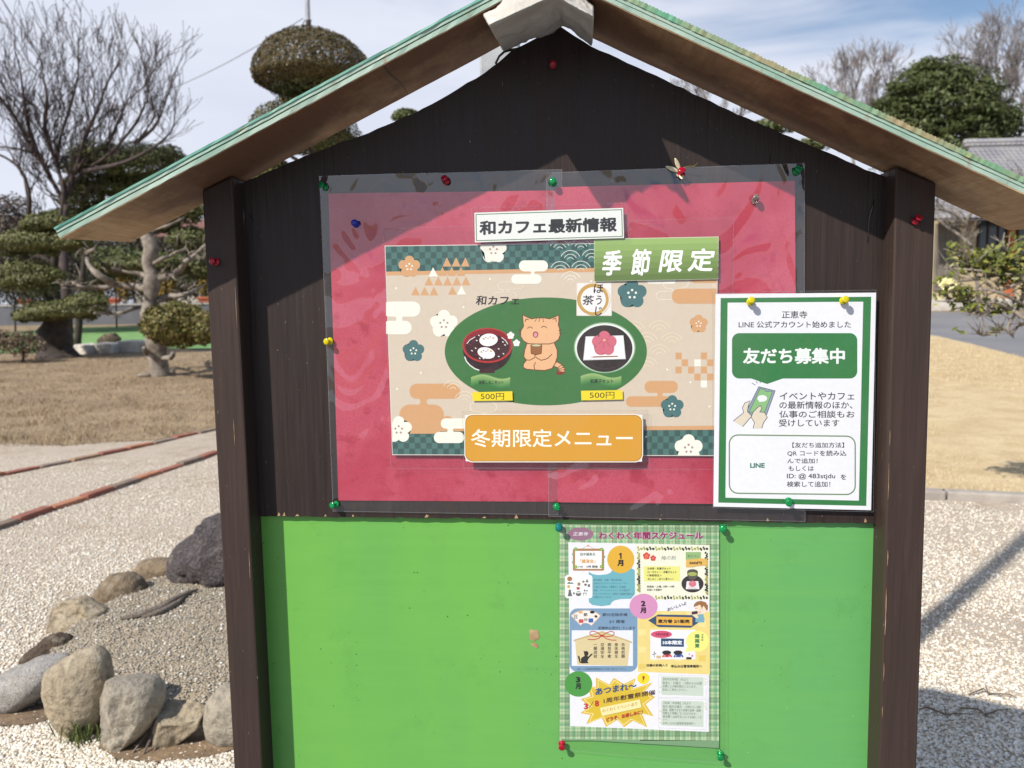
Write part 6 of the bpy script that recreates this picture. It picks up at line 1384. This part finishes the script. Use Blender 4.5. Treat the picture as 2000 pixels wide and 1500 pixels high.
def window(x0, x1, y0, y1, label=None, mull=2, fm=None, gm=None):
    a0, a1, z0, z1 = X(x0), X(x1), Z(y1), Z(y0); f = MB(); b = .09
    f.box(a0, a1, Yt-.10, Yt-.002, z0, z0+b); f.box(a0, a1, Yt-.10, Yt-.002, z1-b, z1); f.box(a0, a0+b, Yt-.10, Yt-.002, z0+b, z1-b); f.box(a1-b, a1, Yt-.10, Yt-.002, z0+b, z1-b)
    for k in range(1, mull): xm = a0+(a1-a0)*k/mull; f.box(xm-.04, xm+.04, Yt-.09, Yt-.002, z0+b, z1-b)
    o = f.build('window', fm or M_dark, tt); g = MB(); g.box(a0+b, a1-b, Yt-.05, Yt-.004, z0+b, z1-b); p = g.build('pane', gm or M_glass, tt); p.parent = o; p.matrix_parent_inverse = Matrix(tt.matrix_world).inverted() if False else Matrix.Translation(tt.location).inverted()@Matrix.Translation(tt.location)
    return o
M_shut = two_tone('grey_brown_shutter', srgb(132, 124, 112), srgb(116, 108, 98), 2, .8)
window(1826, 1873, 436, 566, None, 2, M_shut, two_tone('shutter_panel', srgb(118, 110, 100), srgb(104, 98, 90), 2, .7)); window(1908, 1968, 420, 500, None, 3); window(1984, 2060, 420, 500, None, 3)
m = MB(); m.box(X(1965), X(1978), Yt-.25, Yt-.11, zb-.3, Z(405)); m.build('pillar', two_tone('orange_timber', srgb(190, 104, 56), srgb(166, 88, 50), 4, .7), tt)
m = MB(); m.box(X(1770), X(2500), Yt-.9, Yt-.11, zb-.3, Z(584)); m.build('veranda_step', M_slab, tt)

bare_tree('blossom_tree', 'slender plum with white blossoms standing before the temple hall beside the right post', (1912, 590), 31.0, [[(1912, 590), (1904, 510), (1890, 462), (1889, 430), (1898, 405), (1895, 380)], [(1889, 440), (1870, 422), (1850, 412), (1826, 408)], [(1898, 480), (1868, 455), (1845, 440)], [(1896, 410), (1920, 390), (1960, 372), (2010, 350)]],
    2, .62, M_bark_pale, .011, .3, .7, (12, 4), 3, 61, (2, 3), [(236, 232, 230), (226, 214, 216)])
# twiggy evergreen shrub at the right edge, close by
random.seed(12); Yr_ = 4.6; t = empty('evergreen_shrub', (at(2260, 700, 5.2).x, 5.2, 0), 'leafy evergreen shrub with bare grey branches reaching in beside the right post', 'shrub')
m = MB(); SH = [[(2260, 900), (2240, 780), (2180, 700), (2090, 650), (2010, 625), (1975, 605), (1940, 590), (1885, 590), (1830, 588)], [(2240, 790), (2160, 640), (2080, 560), (2010, 540), (1950, 535), (1900, 527), (1835, 523)], [(2010, 625), (1985, 640), (1975, 652), (1960, 640), (1945, 650)], [(2090, 650), (2040, 620), (1960, 575), (1912, 565), (1890, 580), (1850, 592)],
    [(2080, 560), (2020, 520), (1980, 505), (1960, 480), (1962, 455)], [(2010, 540), (1975, 560), (1930, 575)], [(2010, 540), (1990, 600), (1968, 640), (1980, 660)], [(1950, 535), (1905, 545), (1870, 550), (1845, 560)], [(1900, 527), (1885, 510), (1888, 490)], [(1960, 640), (1920, 655), (1900, 640)], [(1940, 590), (1925, 615), (1890, 610)], [(2180, 700), (2100, 700), (2030, 660)]]
for pts in SH: limb(m, pts, Yr_, 17 if len(pts) > 7 else 9, 2.2, 7, .3, [random.uniform(-.12, .12)+(.5 if p[0] > 2150 else 0) for p in pts])
for k in range(150):
    pts = random.choice(SH); i = random.randint(1, len(pts)-1); f = random.random(); x = pts[i-1][0]*(1-f)+pts[i][0]*f; y = pts[i-1][1]*(1-f)+pts[i][1]*f
    if x > 2150: continue
    p = at(x, y, Yr_+random.uniform(-.12, .12)); d = Vector((random.gauss(-.3, .8), random.gauss(0, .8), random.gauss(.35, .6))).normalized(); L_ = random.uniform(.05, .16); m.tube([p, p+d*L_*.5+Vector((0, 0, .01)), p+d*L_+Vector((random.uniform(-.02, .02), 0, .03))], [.0035, .0025, .0012], 4)
m.build('branches', bark('silvery_bark', (168, 156, 142), (118, 106, 96), 30), t, True)
L = Leaves(); LC_ = [(104, 112, 44), (126, 128, 58), (84, 94, 36), (146, 142, 76), (70, 80, 34)]
for x, y, rx, ry, n in ((1960, 515, 55, 26, 260), (1900, 520, 40, 18, 150), (2040, 500, 70, 44, 320), (1930, 500, 30, 16, 100), (1872, 575, 34, 18, 110), (1985, 545, 40, 22, 130), (1868, 485, 14, 10, 22), (2110, 540, 70, 60, 320), (2140, 640, 60, 50, 200), (1960, 600, 24, 14, 40), (1900, 600, 30, 12, 40), (1840, 545, 18, 10, 26), (1875, 645, 8, 6, 7), (1944, 648, 10, 7, 10), (1938, 610, 10, 8, 10), (1910, 606, 10, 6, 8)):
    c = at(x, y, Yr_); s = Yr_/FPX; P = rng.normal(0, .5, (n, 3))*np.array([rx*s, max(rx, 20)*s*.8, ry*s])+np.array(c); N = np.tile(np.array([-.35, -.6, .75]), (n, 1)); L.quads(P, N, .024, LC_, .48, .55)
c = at(1852, 553, Yr_-.1); P = rng.normal(0, .5, (26, 3))*np.array([.05, .05, .03])+np.array(c); L.quads(P, np.tile(np.array([-.3, -.7, .5]), (26, 1)), .017, [(226, 218, 150), (236, 230, 176)], .5, .5)
L.build('leaves', leaf_mat('glossy_leaf', .2, .35), t)
# trees further off that close the view behind the left garden
shrub('tree_belt', 'far belt of dark trees along the horizon behind the garden wall', [(x, 520+random.uniform(-12, 12), 80, 40, 1600) for x in range(-340, 420, 90)], 60, [(66, 72, 60), (84, 86, 72), (56, 62, 54)], .16, 'tree belt')['kind'] = 'stuff'
